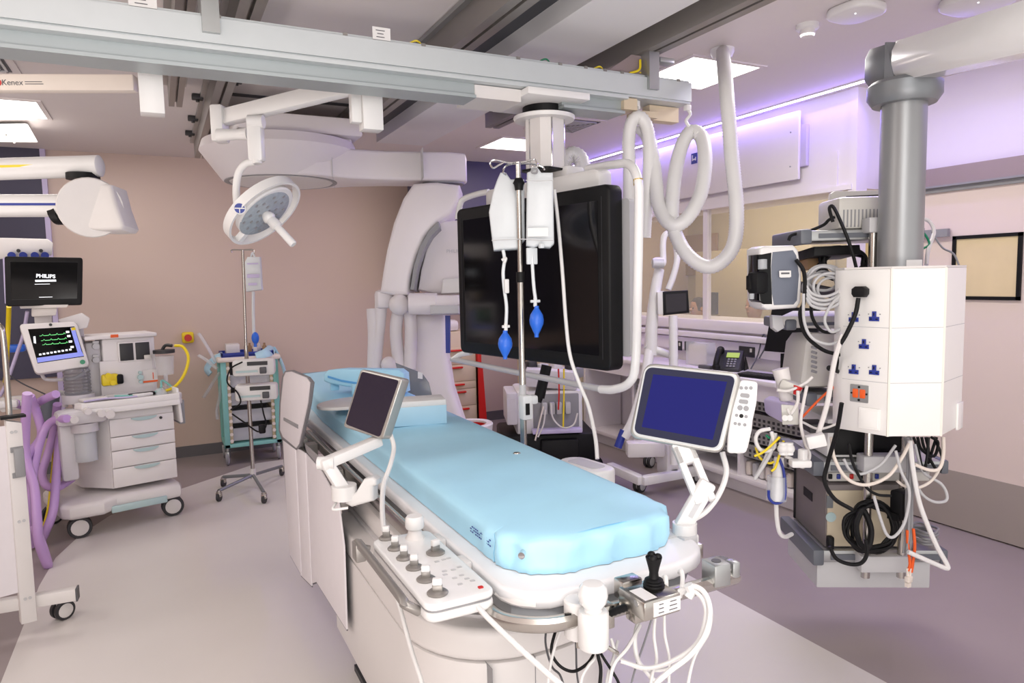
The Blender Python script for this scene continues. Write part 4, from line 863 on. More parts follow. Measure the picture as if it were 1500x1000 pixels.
for i, px in enumerate(([(414, 640), (432, 654), (441, 842), (424, 812)], [(432, 654), (447, 664), (456, 858), (440, 842)], [(447, 664), (470, 690), (495, 735), (503, 800), (507, 922), (463, 852), (455, 855)])):
    part('strip', xprism(px, .582+.004*i, .008, .002), 'lead', T)
    part('strip_edging', xprism([(px[0][0]-1, px[0][1]), (px[1][0]+1, px[1][1])]+[(x+1, y+2) for x, y in px[2:]], .592+.004*i, .005, 0), 'lead_edge', T)
part('hanger_bar', MB().span((.60, 2.75, .80), (.635, 3.84, .86), bev=.004).span((.62, 3.55, .82), (.675, 3.62, .89)).span((.62, 3.0, .82), (.675, 3.06, .89)).span((.61, 3.66, .8), (.65, 3.86, .9), bev=.006), 'rail_alu', T)
mk('fold', (150, 145, 148), .4)
part('hanger_skirt', xprism([(446, 650), (470, 672), (500, 712), (522, 742), (496, 735), (478, 706), (452, 676)], .60, .006, .002), 'fold', T)
# ------------------------------------------------------------------ touch displays on jointed arms
mk('bezel', (172, 170, 166), .3, .6)
T = thing('touch_display', 'dark unlit touch display on a white jointed arm beside the oval arm support', 'touch display', at(530, 735, X=.66), 'touch displays on table arms')
Pn_ = D(545, 597, 2.62); Nn = V((-.86, -.46, .2)).normalized()
out = rp([(528, 540), (589, 554), (560, 644), (502, 625)], 5)
bd_ = part('housing', MB().pxprism(out, Pn_, Nn, .045, .006, 3), 'bezel', T)
part('screen', MB().pxprism(rp([(530, 544), (584, 557), (556, 640), (506, 621)], 4), Pn_+Nn*.0015, Nn, .004), 'dark_screen', bd_)
a0, a1, a2 = D(548, 648, 2.62), D(478, 678, 2.5), D(504, 718, 2.5)
part('upper_arm', MB().box((0, 0, (a1-a0).length/2), (.055, .04, (a1-a0).length+.05), axis(a0, a1), .01), 'white', T)
part('lower_arm', MB().box((0, 0, (a2-a1).length/2), (.045, .036, (a2-a1).length+.03), axis(a1, a2), .01), 'white', T)
part('elbow', MB().cyl(a1-RT*.03, a1+RT*.03, .024), 'white', T)
part('pivot', MB().cyl(a2+V((0, 0, .02)), a2-V((0, 0, .03)), .045).tube([a2+V((-.03, 0, -.04)), a2+V((-.05, -.04, -.05)), a2+V((-.0, -.05, -.05))], .005), 'white', T)
cl = MB().pxprism([(506, 726), (520, 722), (532, 702), (545, 699), (551, 703), (551, 711), (546, 713), (546, 734), (514, 743), (505, 738)], D(528, 720, 2.47), V((-.55, -.83, .1)), .07, .012, 3)
part('rail_clamp', cl, 'white', T)
part('cable', MB().tube([D(572, 636, 2.62), D(577, 655, 2.58), D(572, 680, 2.5), D(562, 710, 2.42), D(560, 745, 2.3), D(562, 775, 2.2)], .0085, 8), 'white', T)
T = thing('touch_display', 'large lit blue touch display on a white jointed arm beside the remote control', 'touch display', at(1010, 785, X=1.4), 'touch displays on table arms')
Pn_ = D(1005, 598, 2.13); Nn = V((-.72, -.69, .1)).normalized()
out = rp([(945, 531), (1087, 547), (1058, 666), (920, 641)], 16, 6)
bd_ = part('housing', MB().pxprism(out, Pn_, Nn, .045, .008, 3), 'bezel', T)
part('front_rim', MB().pxprism(rp([(945, 535), (1080, 549), (1053, 660), (925, 637)], 13, 6), Pn_+Nn*.001, Nn, .003), 'chrome', bd_)
part('screen', MB().pxprism(rp([(947, 537), (1078, 551), (1051, 657), (928, 634)], 11, 6), Pn_+Nn*.002, Nn, .003), mat('touch_edge', (14, 14, 50), .05, var=0), bd_)
part('lit_area', MB().pxprism([(957, 548), (1065, 559), (1044, 644), (940, 625)], Pn_+Nn*.0026, Nn, .001), 'deep_blue_screen', bd_)
a0, a1, a2 = D(1000, 655, 2.15), D(1028, 722, 2.08), D(1003, 765, 2.08)
up3 = (a1-a0).normalized(); sd3 = up3.cross(FWD).normalized()
ar = MB()
for s in (-1, 1): ar.box((s*.021, 0, (a1-a0).length/2+.01), (.022, .03, (a1-a0).length+.04), frame(a0-up3*.0, sd3, up3), .006)
ar.box((0, 0, .02), (.064, .03, .07), frame(a0, sd3, up3), .006)
part('upper_arm', ar, 'white', T)
part('arm_slot', MB().box((0, -.012, .02), (.014, .02, .018), frame(a0, sd3, up3)), 'midgrey', T)
lo3 = (a2-a1).normalized(); sd4 = lo3.cross(FWD).normalized()
part('lower_arm', MB().box((0, 0, (a2-a1).length/2-.01), (.052, .034, (a2-a1).length+.06), frame(a1, sd4, lo3), .01), 'white', T)
part('arm_inlay', MB().box((0, -.0175 if sd4.cross(lo3).dot(FWD) < 0 else .0175, (a2-a1).length/2), (.014, .002, .055), frame(a1, sd4, lo3)), 'lightgrey', T)
part('pivot', MB().cyl(a2+V((0, 0, .0)), a2-V((0, 0, .045)), .036).box(a2-V((0, 0, .05)), (.07, .05, .03), bev=.006), 'white', T)
part('clamp', MB().box(a2+V((-.035, .02, -.04)), (.09, .05, .02), bev=.006).box(a2+V((-.01, -.02, -.045)), (.05, .04, .03), bev=.004), 'lightgrey', T)
part('cable', MB().tube([D(1058, 662, 2.17), D(1064, 690, 2.15), D(1055, 720, 2.11), D(1036, 747, 2.09), D(1014, 762, 2.08)], .0085, 8), 'white', T)
# remote control in its holder beside it
T = thing('remote_control', 'white remote control with grey buttons hooked beside the blue touch display', 'remote control', D(1082, 650, 2.1))
Pr = D(1085, 610, 2.08); Nr = V((-.55, -.82, .15)).normalized()
bo = part('body', MB().pxprism(rp([(1085, 556), (1111, 559), (1109, 590), (1098, 640), (1094, 664), (1066, 664), (1067, 638), (1073, 600)], 6, 4), Pr, Nr, .028, .008, 3), 'white_gloss', T)
def onR(x, y, o=.001): return atp(x, y, Pr+Nr*o, Nr)
part('holder', MB().pxprism([(1066, 642), (1072, 634), (1092, 632), (1101, 604), (1104, 606), (1102, 628), (1096, 656), (1084, 665), (1072, 663)], Pr-Nr*.022, Nr, .02, .005), 'white', T)
part('pad', MB().cyl(onR(1081, 647, 0), onR(1081, 647, .004), .025), 'offwhite', T)
fR = frame(onR(1090, 590), RT, Nr)
bt = MB()
for (x, y, r) in ((1086, 568, .0055), (1093, 568, .0055), (1100, 568, .0055), (1084, 597, .008), (1093, 598, .008), (1079, 608, .005), (1093, 610, .005), (1077, 620, .005), (1083, 621, .005), (1091, 622, .005)): bt.cyl(onR(x, y, 0), onR(x, y, .0022), r, n=14)
for (x, y) in ((1091, 579), (1089, 588)): bt.prism(rrect(.027, .013, .005), 0, .0022, frame(onR(x, y, 0), RT*.98-U2*.15, Nr))
part('button', bt, 'midgrey', bo)
part('button', MB().cyl(onR(1086, 609, 0), onR(1086, 609, .0035), .006), 'black', bo, 'dark centre button')
# ------------------------------------------------------------------ control module on the left rail
fc_ = frame(((.735+.505)/2, 1.855, .89), yaw=0)
T = thing('control_module', 'white table control module with a row of grey lever switches', 'control panel', (.62, 1.85, .85))
xa, xb, yF, yB = .522, .704, 1.508, 2.0
def mod(d=0): return rp([(xa+d, yB-d), (xa+d, yF+d), (xb-d, yF+d), (xb-d, yB-d)], .035, 5)
part('base', MB().prism(mod(), .887, .915, None, .012, 3), 'white', T)
part('seam', MB().prism(mod(.002), .914, .918), 'midgrey', T)
tpl = part('top_plate', MB().prism(mod(), .917, .935, None, .006, 3), 'white_gloss', T)
hr = MB().tube([(xa-.0, yB+.02, .899), (xa-.035, yB+.02, .914), (xa-.035, yB-.01, .929), (xa-.035, yF+.1, .929), (xa-.035, yF+.07, .924), (xa-.02, yF+.06, .914), (xa, yF+.06, .899)], .012, 10, 4)
hr.span((xa-.05, yB-.02, .879), (xa-.02, yB+.03, .934), bev=.004)
part('guard_rail', hr, 'rail_alu', T)
def knob(x, y, s=1, rz=0):
    fr = frame((x, y, .935), yaw=rz)
    k = part('switch', MB().lathe([(0, 0), (.0225*s, 0), (.0235*s, .004), (.019*s, .008), (0, .009)], fr, 24).box((0, 0, .014), (.022*s, .011, .018), fr, .002), 'rail_alu', T)
    part('cap', MB().box((0, 0, .031), (.021*s, .015, .017), fr, .003), 'white', k)
for (px, py, s) in ((566, 788, 1), (579, 803, 1), (592, 817, 1), (607, 831, 1.05), (624, 848, 1.12), (641, 868, 1.2)):
    p = at(px, py, Z=.937); knob(p.x, p.y, s*.95, -25)
p = at(638, 808, Z=.939); knob(p.x, p.y, 1.15, 15)
p = at(608, 786, Z=.937)
k = part('joystick_post', MB().lathe([(0, 0), (.03, 0), (.022, .012), (.017, .035), (0, .035)], frame((p.x, p.y, .935), yaw=0)), 'offwhite', T)
part('joystick_cap', MB().lathe([(0, .03), (.026, .03), (.0285, .036), (.0275, .06), (.023, .067), (0, .067)], frame((p.x, p.y, .935), yaw=0), 28), 'white', k)
kp = MB()
for (x, y) in ((640, 822), (650, 819), (657, 817), (651, 836), (664, 834), (673, 830), (652, 841), (666, 846), (676, 842), (684, 847), (674, 855), (692, 850)):
    p = at(x, y, Z=.9356); kp.prism(rrect(.013, .011, .003), .9352, .9358, MX.Translation((p.x, p.y, 0)))
part('key', kp, 'lightgrey', T)
p = at(704, 860, Z=.9356); part('stop_key', MB().prism(rrect(.013, .012, .003), .9352, .9375, MX.Translation((p.x, p.y, 0))), 'red', T)
for hb_ in (MB().span((xb-.01, yF+.2, .894), (xb+.02, yF+.26, .932), bev=.004), MB().span((xb-.01, yB-.1, .894), (xb+.02, yB-.04, .932), bev=.004)): part('rail_hook', hb_, 'offwhite', T)
# cables of the module hanging to the floor
tubeT('control_cable', [D(700, 888, 1.68), D(716, 906, 1.64), D(760, 948, 1.56), D(800, 984, 1.5), D(830, 1010, 1.46), D(860, 1040, 1.43)], .0065, 'white', 'thick white cable slanting from the control module across the pedestal', 'cable')
tubeT('control_cable', [D(572, 840, 1.98), D(583, 880, 1.93), D(590, 905, 1.88), D(602, 950, 1.8), D(618, 1000, 1.7), D(630, 1040, 1.62)], .006, 'white', 'thin white cable dropping from the guard rail to the floor', 'cable')
# ------------------------------------------------------------------ joystick box, bubble, clamp, cables on the front rail
yR = YF-.09
c = D(951, 877, 1.68); fj = frame(c, yaw=1)
T = thing('joystick_box', 'small steel control box with a black joystick on the front rail', 'joystick', (c.x, c.y, .8))
bx = part('box', MB().box((0, 0, 0), (.108, .10, .047), fj, .004), 'steel', T)
tl = part('label_plate', MB().box((.012, -.0505, .0), (.08, .002, .034), fj).box((-.028, -.012, .0238), (.035, .06, .001), fj), 'white', bx)
pr = MB()
for i in range(3):
    for j, w in enumerate((.03, .045)): pr.box((-.006+j*.036, -.052, .01-i*.01), (w*.6*(.7+.1*i), .001, .002), fj)
part('print', pr, 'text_grey', tl)
bl = MB().lathe([(0, .03), (.030, .03), (.032, .036), (.026, .042), (.03, .046), (.024, .052), (.027, .056), (.02, .062), (0, .062)], fj @ MX.Translation((.024, .012, .004)) @ MX.Diagonal((.84, .84, .62, 1)))
part('bellows', bl, 'black', bx)
part('stick', MB().lathe([(0, .06), (.015, .06), (.013, .085), (.017, .11), (.022, .135), (.024, .147), (0, .147)], fj @ MX.Translation((.024, .012, .004)) @ MX.Diagonal((.84, .84, .62, 1))), 'black', bx)
part('stick_button', MB().sph((.015, .004, .096), (.010, .010, .008), fj).sph((.033, .007, .096), (.010, .010, .008), fj).sph((.025, .022, .098), (.010, .010, .008), fj), 'black', bx)
part('bolt', MB().cyl((-.049, -.02, .01), (-.055, -.02, .01), .008, m=fj), 'chrome', bx)
part('mount', MB().box((-.01, .07, .005), (.06, .04, .05), fj, .004).box((-.015, .03, -.042), (.04, .04, .04), fj, .006), 'steel', T)
part('cable_boot', MB().tube([D(928, 886, 1.67), D(918, 889, 1.68), D(906, 893, 1.69), D(893, 898, 1.7)], .0095, 12, 8, rib=.006).tube([D(893, 898, 1.7), D(888, 915, 1.72), D(883, 935, 1.78), D(874, 950, 1.77), D(870, 965, 1.76)], .0045, 8), 'black', T)
p = D(860, 905, 1.64); b0 = V((p.x, p.y, 0))
T = thing('control_bubble', 'white twin-drum holder with a round white knob on the front rail', 'control knob', (p.x, p.y, .76))
u_ = V((.89, -.45, 0)); c1 = V((D(846, 890, 1.71).x, D(846, 890, 1.71).y, 0)); c2 = V((D(869, 905, 1.66).x, D(869, 905, 1.66).y, 0))
q1, q2 = D(846, 876, 1.71).z, D(869, 893, 1.66).z
part('drum', MB().lathe([(0, q1-.095), (.031, q1-.095), (.034, q1-.09), (.034, q1-.004), (.03, q1), (0, q1)], frame(c1, yaw=0), 30).lathe([(0, q2-.09), (.034, q2-.09), (.037, q2-.085), (.037, q2-.005), (.033, q2), (0, q2)], frame(c2, yaw=0), 30).hull([c_+V((0, sy_, z_)) for c_, z_ in ((c1, q1-.08), (c2, q2-.07), (c1, q1-.005), (c2, q2-.005)) for sy_ in (-.03, .03)]), 'white', T)
part('knob', MB().lathe([(0, q2-.005), (.024, q2-.005), (.021, q2+.006), (.024, q2+.01), (.033, q2+.022), (.036, q2+.038), (.033, q2+.056), (.024, q2+.066), (0, q2+.068)], frame(c2, yaw=0), 30), 'white_gloss', T)
q = D(832, 900, 1.675); part('slot', MB().box((0, 0, 0), (.016, .004, .005), frame(q, yaw=-25)), 'black', T)
part('thumb_screw', MB().cyl(c1+V((-.01, -.02, q1-.095)), c1+V((-.01, -.02, q1-.112)), .007).tube([c2+V((.02, -.01, q2-.085)), c2+V((.04, -.02, q2-.1)), c2+V((.055, -.02, q2-.112))], .005, 8, 4), 'steel', T)
c = D(1049, 837, 1.88)
T = thing('rail_clamp', 'square aluminium accessory clamp with a knob on the table front rail', 'clamp', c)
fk = frame(c, yaw=-6)
part('block', MB().box((0, 0, 0), (.052, .06, .06), fk, .004), 'alu', T)
part('socket', MB().cyl((-.0, 0, .03), (0, 0, .0315), .013, m=fk), 'darkgrey', T)
part('screw', MB().cyl((.026, 0, 0), (.045, 0, 0), .009, m=fk), 'steel', T); part('knob', MB().box((.055, 0, 0), (.026, .035, .045), fk, .006), 'alu', T)
solo('round_cap', MB().cyl(D(1053, 818, 2.0), D(1054, 832, 2.0), .028), 'smoke', 'clear round cap on the table corner behind the aluminium clamp', 'cap')
T = thing('cable_hook', 'white cable hook holding a bundle of white cables at the front rail', 'hook', D(1005, 860, 1.77))
part('hook', MB().tube([D(995, 838, 1.83), D(998, 836, 1.81), D(1000, 845, 1.80), D(999, 860, 1.79), D(996, 874, 1.77)], .006, 8).tube([D(972, 846, 1.83), D(975, 845, 1.81), D(976, 856, 1.80), D(975, 866, 1.77)], .006, 8), 'white', T)
part('cuff', MB().tube([D(1008, 856, 1.75), D(1012, 866, 1.75), D(1008, 874, 1.75)], .012, 8), 'white', T)
cabs = [('outermost white cable curling down from the cable hook to the floor', 0.0069, [(995, 866, 1.77), (1014, 858, 1.75), (1032, 868, 1.73), (1040, 895, 1.71), (1032, 930, 1.69), (1010, 960, 1.67), (978, 985, 1.65), (955, 1010, 1.63), (940, 1060, 1.61)]),
 ('second white cable of the bundle curling inside the outermost', 0.0056, [(994, 870, 1.77), (1012, 864, 1.75), (1028, 876, 1.73), (1034, 900, 1.72), (1022, 940, 1.70), (990, 965, 1.69), (950, 978, 1.69), (910, 968, 1.71)]),
 ('thin white cable hanging furthest right in the bundle', 0.0040, [(1000, 858, 1.76), (1024, 862, 1.74), (1041, 888, 1.73), (1038, 925, 1.72), (1018, 960, 1.71), (1008, 1000, 1.70), (1006, 1040, 1.69)]),
 ('white cable looping left from under the joystick box', 0.0046, [(938, 915, 1.77), (930, 930, 1.75), (918, 950, 1.73), (900, 972, 1.71), (893, 1000, 1.69), (890, 1040, 1.68)]),
 ('thick white cable bowing under the joystick box', 0.0059, [(935, 910, 1.78), (930, 935, 1.75), (934, 965, 1.73), (948, 985, 1.71), (960, 1000, 1.70), (975, 1040, 1.69)]),
 ('white cable crossing the bundle from left to right', 0.0040, [(895, 935, 1.75), (905, 960, 1.73), (930, 976, 1.72), (960, 982, 1.71), (990, 974, 1.70), (1016, 950, 1.69)]),
 ('straight white cable hanging below the joystick box label', 0.0040, [(960, 900, 1.73), (958, 930, 1.72), (962, 965, 1.71), (956, 985, 1.70), (950, 1020, 1.69)]),
 ('white cable hanging at the right below the joystick box', 0.0036, [(973, 898, 1.73), (974, 930, 1.72), (980, 960, 1.71), (980, 990, 1.70), (978, 1040, 1.69)]),
 ('cream cable dropping from the twin-drum holder', 0.0040, [(872, 935, 1.75), (873, 960, 1.73), (862, 975, 1.72), (852, 995, 1.71), (848, 1040, 1.70)]),
 ('white cable rising left of the twin-drum holder', 0.0040, [(823, 915, 1.81), (812, 950, 1.79), (806, 975, 1.77), (803, 1000, 1.75), (800, 1050, 1.73)]),
 ('white cable slanting behind the black cables', 0.0040, [(905, 938, 1.78), (898, 965, 1.75), (890, 990, 1.73), (884, 1040, 1.71)]),
 ('long thin grey cable slanting through the white bundle', 0.0026, [(955, 905, 1.81), (944, 940, 1.79), (932, 975, 1.77), (924, 1005, 1.75), (915, 1050, 1.73)])]
for l, r, pts in cabs: tubeT('white_cable' if 'grey' not in l else 'grey_cable', [D(*p) for p in pts], r, 'white' if 'grey' not in l else 'midgrey', l, 'cable', 'cables hanging below the front rail', 8)
bk = [('black cable swinging in a deep curve below the left rail end', 0.0041, [(822, 905, 1.83), (812, 930, 1.81), (808, 955, 1.79), (820, 975, 1.78), (840, 983, 1.77), (860, 972, 1.76), (872, 955, 1.75), (884, 940, 1.75)]),
 ('black cable running down right of the cream cable', 0.0045, [(874, 938, 1.73), (876, 960, 1.72), (880, 980, 1.71), (878, 1010, 1.70), (876, 1050, 1.69)]),
 ('black cable slanting to the lower right from the twin-drum holder', 0.0037, [(875, 948, 1.75), (885, 965, 1.73), (898, 985, 1.72), (908, 1005, 1.71), (920, 1050, 1.70)]),
 ('thin dark grey cable hanging straight left of the twin-drum holder', 0.0026, [(843, 928, 1.81), (844, 955, 1.79), (845, 985, 1.78), (850, 1020, 1.77), (852, 1050, 1.76)]),
 ('brown-grey cable curling at the left of the cable bundle', 0.0030, [(803, 905, 1.87), (799, 940, 1.85), (808, 975, 1.83), (820, 988, 1.81), (828, 1010, 1.79)])]
for l, r, pts in bk: tubeT('black_cable', [D(*p) for p in pts], r, 'black' if 'grey' not in l else 'darkgrey', l, 'cable', 'cables hanging below the front rail', 8)
# ------------------------------------------------------------------ infusion pole on the right rail with two pressure bags
Xp, Yp = XR+.045, 2.64
pt = at(767, 640, X=Xp); Yp = pt.y
T = thing('infusion_pole', 'steel infusion pole with hooks standing before the big black display', 'infusion pole', (Xp, Yp, .85))
lean = V((-.012, -.03, 0))
zt2 = at(759, 237, Y=Yp-.02).z
P0 = V((Xp, Yp, .60)); P1 = V((at(759, 237, Y=Yp-.02).x, Yp-.02, zt2)); zm = at(763, 405, Y=Yp).z
Pm_ = P0.lerp(P1, (zm-P0.z)/(P1.z-P0.z))
part('lower_tube', MB().cyl(P0, Pm_, .0145), 'steel', T); part('upper_tube', MB().cyl(Pm_, P1, .011), 'steel', T)
cu = P0.lerp(P1, .985)
part('collar', MB().cyl(Pm_-V((0, 0, .025)), Pm_+V((0, 0, .02)), .019), 'black', T)
q = at(760, 268, Y=Yp-.02); part('collar', MB().lathe([(0, -.03), (.017, -.03), (.02, -.01), (.026, 0), (.02, .01), (.016, .02), (0, .02)], frame(q, yaw=0)), 'black', T)
hk = MB()
def Dp(x, y, o=0): return D(x, y, (P1-CAM).dot(FWD)+o)
hk.tube([Dp(760, 238), Dp(745, 238, .0), Dp(725, 234), Dp(718, 238), Dp(722, 246), Dp(730, 242), Dp(738, 238)], .004, 8)
hk.tube([Dp(760, 238), Dp(772, 236), Dp(782, 233), Dp(787, 240), Dp(784, 246), Dp(779, 242)], .004, 8)
hk.tube([Dp(760, 240, .0), Dp(750, 240, -.05), Dp(740, 244, -.07), Dp(737, 252, -.06), Dp(741, 256, -.05)], .004, 8)
hk.tube([Dp(760, 240), Dp(780, 240, .04), Dp(794, 244, .05), Dp(798, 249, .05)], .004, 8)
part('hook', hk, 'chrome', T)
q = at(767, 595, X=Xp)
part('clamp', MB().box(q+V((0, -.02, 0)), (.05, .05, .11), bev=.01).box(q+V((.03, -.02, .03)), (.05, .04, .04), bev=.01), mat('clamp_clear', (235, 238, 240), .12, alpha=.8, var=.1), T)
part('clamp_screw', MB().box(q+V((-.005, -.047, -.005)), (.018, .006, .05)), 'black', T)
part('sticker', MB().cyl(P0.lerp(P1, .36), P0.lerp(P1, .40), .0152), 'lightgrey', T)
dB = (P1-CAM).dot(FWD)
T, c = bag('pressure_bag', [(728, 263), (733, 252), (741, 252), (748, 262), (768, 262), (769, 350), (758, 364), (723, 366), (720, 345), (716, 310), (722, 280)], dB+.075, 'white pressure bag with the lower-hanging blue bulb on the steel pole', 'pressure bags on the steel pole', .06)
part('seam', MB().tube([D(720, 352, dB+.012), D(740, 351, dB+.012), D(767, 350, dB+.012)], .002, 6), 'lightgrey', T)
part('tube', MB().tube([D(737, 366, dB), D(739, 380, dB), D(737, 400, dB), D(739, 425, dB), D(742, 450, dB), D(741, 478, dB)], .0075, 8), 'bagfilm', T)
part('roller_clamp', MB().box(D(742, 419, dB-.01), (.02, .015, .06), bev=.004), 'white', T); part('clip', MB().tube([D(735, 381, dB-.01), D(741, 378, dB-.01), D(739, 385, dB-.01)], .006, 6), 'white', T)
part('connector', MB().box(D(741, 478, dB), (.035, .012, .012), bev=.003).cyl(D(741, 474, dB), D(741, 484, dB), .008), 'white', T)
def bulb(x, y0, y1, T):
    a, b = D(x, y0, dB), D(x, y1, dB); L = (a-b).length
    part('bulb', MB().lathe([(0, 0), (.009, 0), (.009, L*.1), (.016, L*.2), (.029, L*.42), (.031, L*.55), (.027, L*.72), (.014, L*.88), (.010, L*.92), (.010, L), (0, L)], axis(b, a), 24), 'blue', T)
bulb(740, 484, 526, T)
T, c = bag('pressure_bag', [(772, 252), (777, 250), (779, 244), (787, 244), (793, 252), (810, 252), (811, 300), (812, 356), (806, 362), (795, 361), (790, 358), (782, 362), (771, 359), (771, 340)], dB-.0, 'white pressure bag with the higher blue bulb on the steel pole', 'pressure bags on the steel pole', .06)
part('label', MB().box((0, 0, 0), (.085, .002, .035), frame(D(788, 340, dB-.064), yaw=-27)), 'white', T)
part('seam', MB().tube([D(770, 264, dB-.062), D(790, 265, dB-.062), D(809, 264, dB-.062)], .002, 6).tube([D(766, 350, dB-.062), D(790, 352, dB-.062), D(811, 352, dB-.062)], .002, 6), 'lightgrey', T)
part('eyelet', MB().tube([D(780, 248, dB-.06), D(786, 248, dB-.06), D(786, 253, dB-.06), D(780, 253, dB-.06)], .005, 6, 4, True), 'midgrey', T)
part('tube', MB().tube([D(779, 361, dB), D(780, 390, dB), D(782, 420, dB), D(785, 442, dB)], .0075, 8), 'bagfilm', T)
part('port', MB().box(D(793, 360, dB-.06), (.02, .02, .02), bev=.004), 'bagfilm', T); part('drip_chamber', MB().box(D(779, 375, dB), (.05, .014, .07), bev=.004), 'bagfilm', T)
part('connector', MB().box(D(784, 441, dB), (.045, .012, .012), bev=.003).cyl(D(784, 436, dB), D(784, 449, dB), .008), 'bagfilm', T)
bulb(786, 448, 494, T)
# white control unit on the right rail with its cable
c = at(862, 690, X=XR+.08)
T = thing('rail_unit', 'rounded white unit with a grey keypad clipped beside the mattress', 'control unit', (c.x, c.y, .8))
fu = frame((XR+.07, c.y, 0), yaw=8)
part('case', MB().prism(rrect(.13, .26, .064), .78, .985, fu, .012, 3), 'white', T)
part('keypad', MB().prism(rrect(.07, .16, .02), .984, .987, fu), 'lightgrey', T); part('grey_band', MB().box((-.066, .0, .955), (.003, .12, .035), fu), 'midgrey', T)
tubeT('unit_cable', [D(812, 278, dB+.1), D(818, 330, dB+.1), D(824, 400, dB+.06), D(829, 470, dB+.03), D(835, 520, dB), D(848, 560, dB-.03), D(862, 595, dB-.08), D(872, 640, dB-.16), D(875, 672, dB-.2)], .008, 'white', 'long white cable hanging from the pole top to the white rail unit', 'cable')
# ------------------------------------------------------------------ counter along the window wall
XC0, ZT = 3.86, .93
yc1 = 6.02
yc0 = YC+.02
T = thing('counter', 'long white worktop along the window wall', 'worktop', ((XC0+XW)/2, 5, 0))
part('worktop', MB().span((XC0, yc0, ZT-.04), (XW-.035, yc1, ZT), bev=.008), 'wall_white', T)
part('front_panel', MB().span((XC0+.02, yc0, ZT-.16), (XC0+.04, yc1, ZT-.04)), 'wall_white', T)
part('plinth', MB().span((XC0+.13, yc0, 0), (XC0+.16, yc1, .11)).span((XC0+.06, yc0, .11), (XW-.02, yc1, .15), bev=.006), 'wall_white', T)
part('end_panel', MB(), 'wall_white', T); part('end_panel', MB().span((XC0, yc1-.02, 0), (XW-.02, yc1+.02, ZT)).span((XC0+.06, yc0, .0), (XW-.02, yc0+.02, ZT-.04)), 'wall_white', T)
dv = MB()
for y in (3.95, 4.62, 5.3): dv.span((XC0+.08, y-.015, .15), (XW-.02, y+.015, ZT-.04))
part('divider', dv, 'wall_white', T)
struct('baseboard_right', MB().span((XW-.015, YC, 0), (XW, YB, .1)), 'skirting')
# perforated baskets under the worktop
for bay, (ya, yb) in enumerate(((3.32, 3.93), (3.97, 4.6), (4.64, 5.28))):
    for k in range(4):
        z = .30+k*.125
        l = ('grey perforated basket, %s, in the under-worktop bay %s' % (('lowest of the four', 'second from the bottom', 'third from the bottom', 'topmost of the four')[k], ('nearest the equipment column', 'in the middle', 'farthest from the equipment column')[bay]))
        T = thing('basket', l, 'basket', (XC0+.25, (ya+yb)/2, z), 'perforated baskets under the worktop')
        part('shell', MB().span((XC0+.1, ya+.01, z), (XC0+.105, yb-.01, z+.10)).span((XC0+.1, ya+.01, z), (XW-.05, yb-.01, z+.005)).span((XC0+.095, ya+.008, z+.088), (XC0+.11, yb-.008, z+.104)), 'tray', T)
        hl = MB(); n = int((yb-ya-.06)/.045)
        for r in range(2):
            for i in range(n): hl.box((XC0+.0995, ya+.04+i*.045, z+.025+r*.035), (.003, .022, .02))
        part('slot', hl, 'charcoal', T)
for i in range(9):
    solo('wrapped_pack', MB().box((XC0+.2, 3.38+i*.065, .21), (.16, .05, .11), bev=.018), ['offwhite', 'lightgrey', 'cream'][i % 3], 'wrapped white pack on the bottom shelf, %s from the column end' % ('first second third fourth fifth sixth seventh eighth ninth'.split()[i]), 'pack', 'wrapped packs on the bottom shelf')
# on the wall trunking: sockets
for (x, y, w, l) in ((953, 500, .07, 'dark single socket at the left end of the wall trunking'), (993, 506, .11, 'dark double socket second from the left on the wall'), (1009, 507, .11, 'dark double socket left of the clear holder'), (1094, 515, .17, 'wide dark socket plate right of the phone')):
    p = at(x, y, X=XW-.035)
    T = thing('wall_socket', l, 'socket', p, 'dark sockets on the wall trunking')
    part('plate', MB().box(p, (.012, w, .085), bev=.004), 'charcoal', T); part('switch', MB().box(p+V((-.007, -w*.3, .015)), (.006, .02, .03)), 'offwhite', T)
p = at(988, 486, X=XW-.05)
solo('blue_sticker', MB().prism([(-.05, .03), (0, .012), (.045, .04), (.02, 0), (.03, -.05), (-.005, -.015), (-.04, -.02)], 0, .003, frame(p, (0, -1, 0), (-1, 0, 0))), 'blue', 'small blue bird-like sticker on the wall trunking', 'sticker')
c = at(1026, 528, Z=ZT)
def onC(x, y, X): return at(x, y, X=X)
p = onC(1026, 530, 4.12); p.z = ZT
T = thing('leaflet_holder', 'clear acrylic holder with pale leaflets on the worktop', 'holder', p)
part('holder', MB().box(p+V((.0, 0, .10)), (.1, .26, .2), bev=.004), 'clear', T); part('leaflets', MB().box(p+V((-.02, .01, .09)), (.03, .2, .17)), 'cream', T)
p = onC(1034, 534, 4.0); p.z = ZT; solo('stapler', MB().box(p+V((0, 0, .015)), (.05, .14, .03), bev=.008), 'darkgrey', 'small dark block lying before the leaflet holder', 'stapler')
p = onC(1068, 538, 4.08); p.z = ZT; fp = frame(p, yaw=-58)
T = thing('desk_phone', 'dark desk phone with a lit green display on the worktop', 'phone', p)
b = part('base', MB().hull([(-.10, -.09, .0), (.10, -.09, .0), (.1, .09, .0), (-.1, .09, .0), (-.10, -.09, .025), (.10, -.09, .025), (.10, .06, .16), (-.10, .06, .16), (.1, .09, .15), (-.1, .09, .15)], fp, .008), 'charcoal', T)
fs_ = fp @ MX.Translation((0, -.03, .082)) @ MX.Rotation(math.radians(42), 4, 'X')
part('display', MB().box((.03, .055, .008), (.1, .05, .004), fs_), 'lcd', b)
k = MB()
for i in range(4):
    for j in range(3): k.box((.005+j*.026, .01-i*.024, .008), (.018, .014, .006), fs_, .002)
part('key', k, 'midgrey', b)
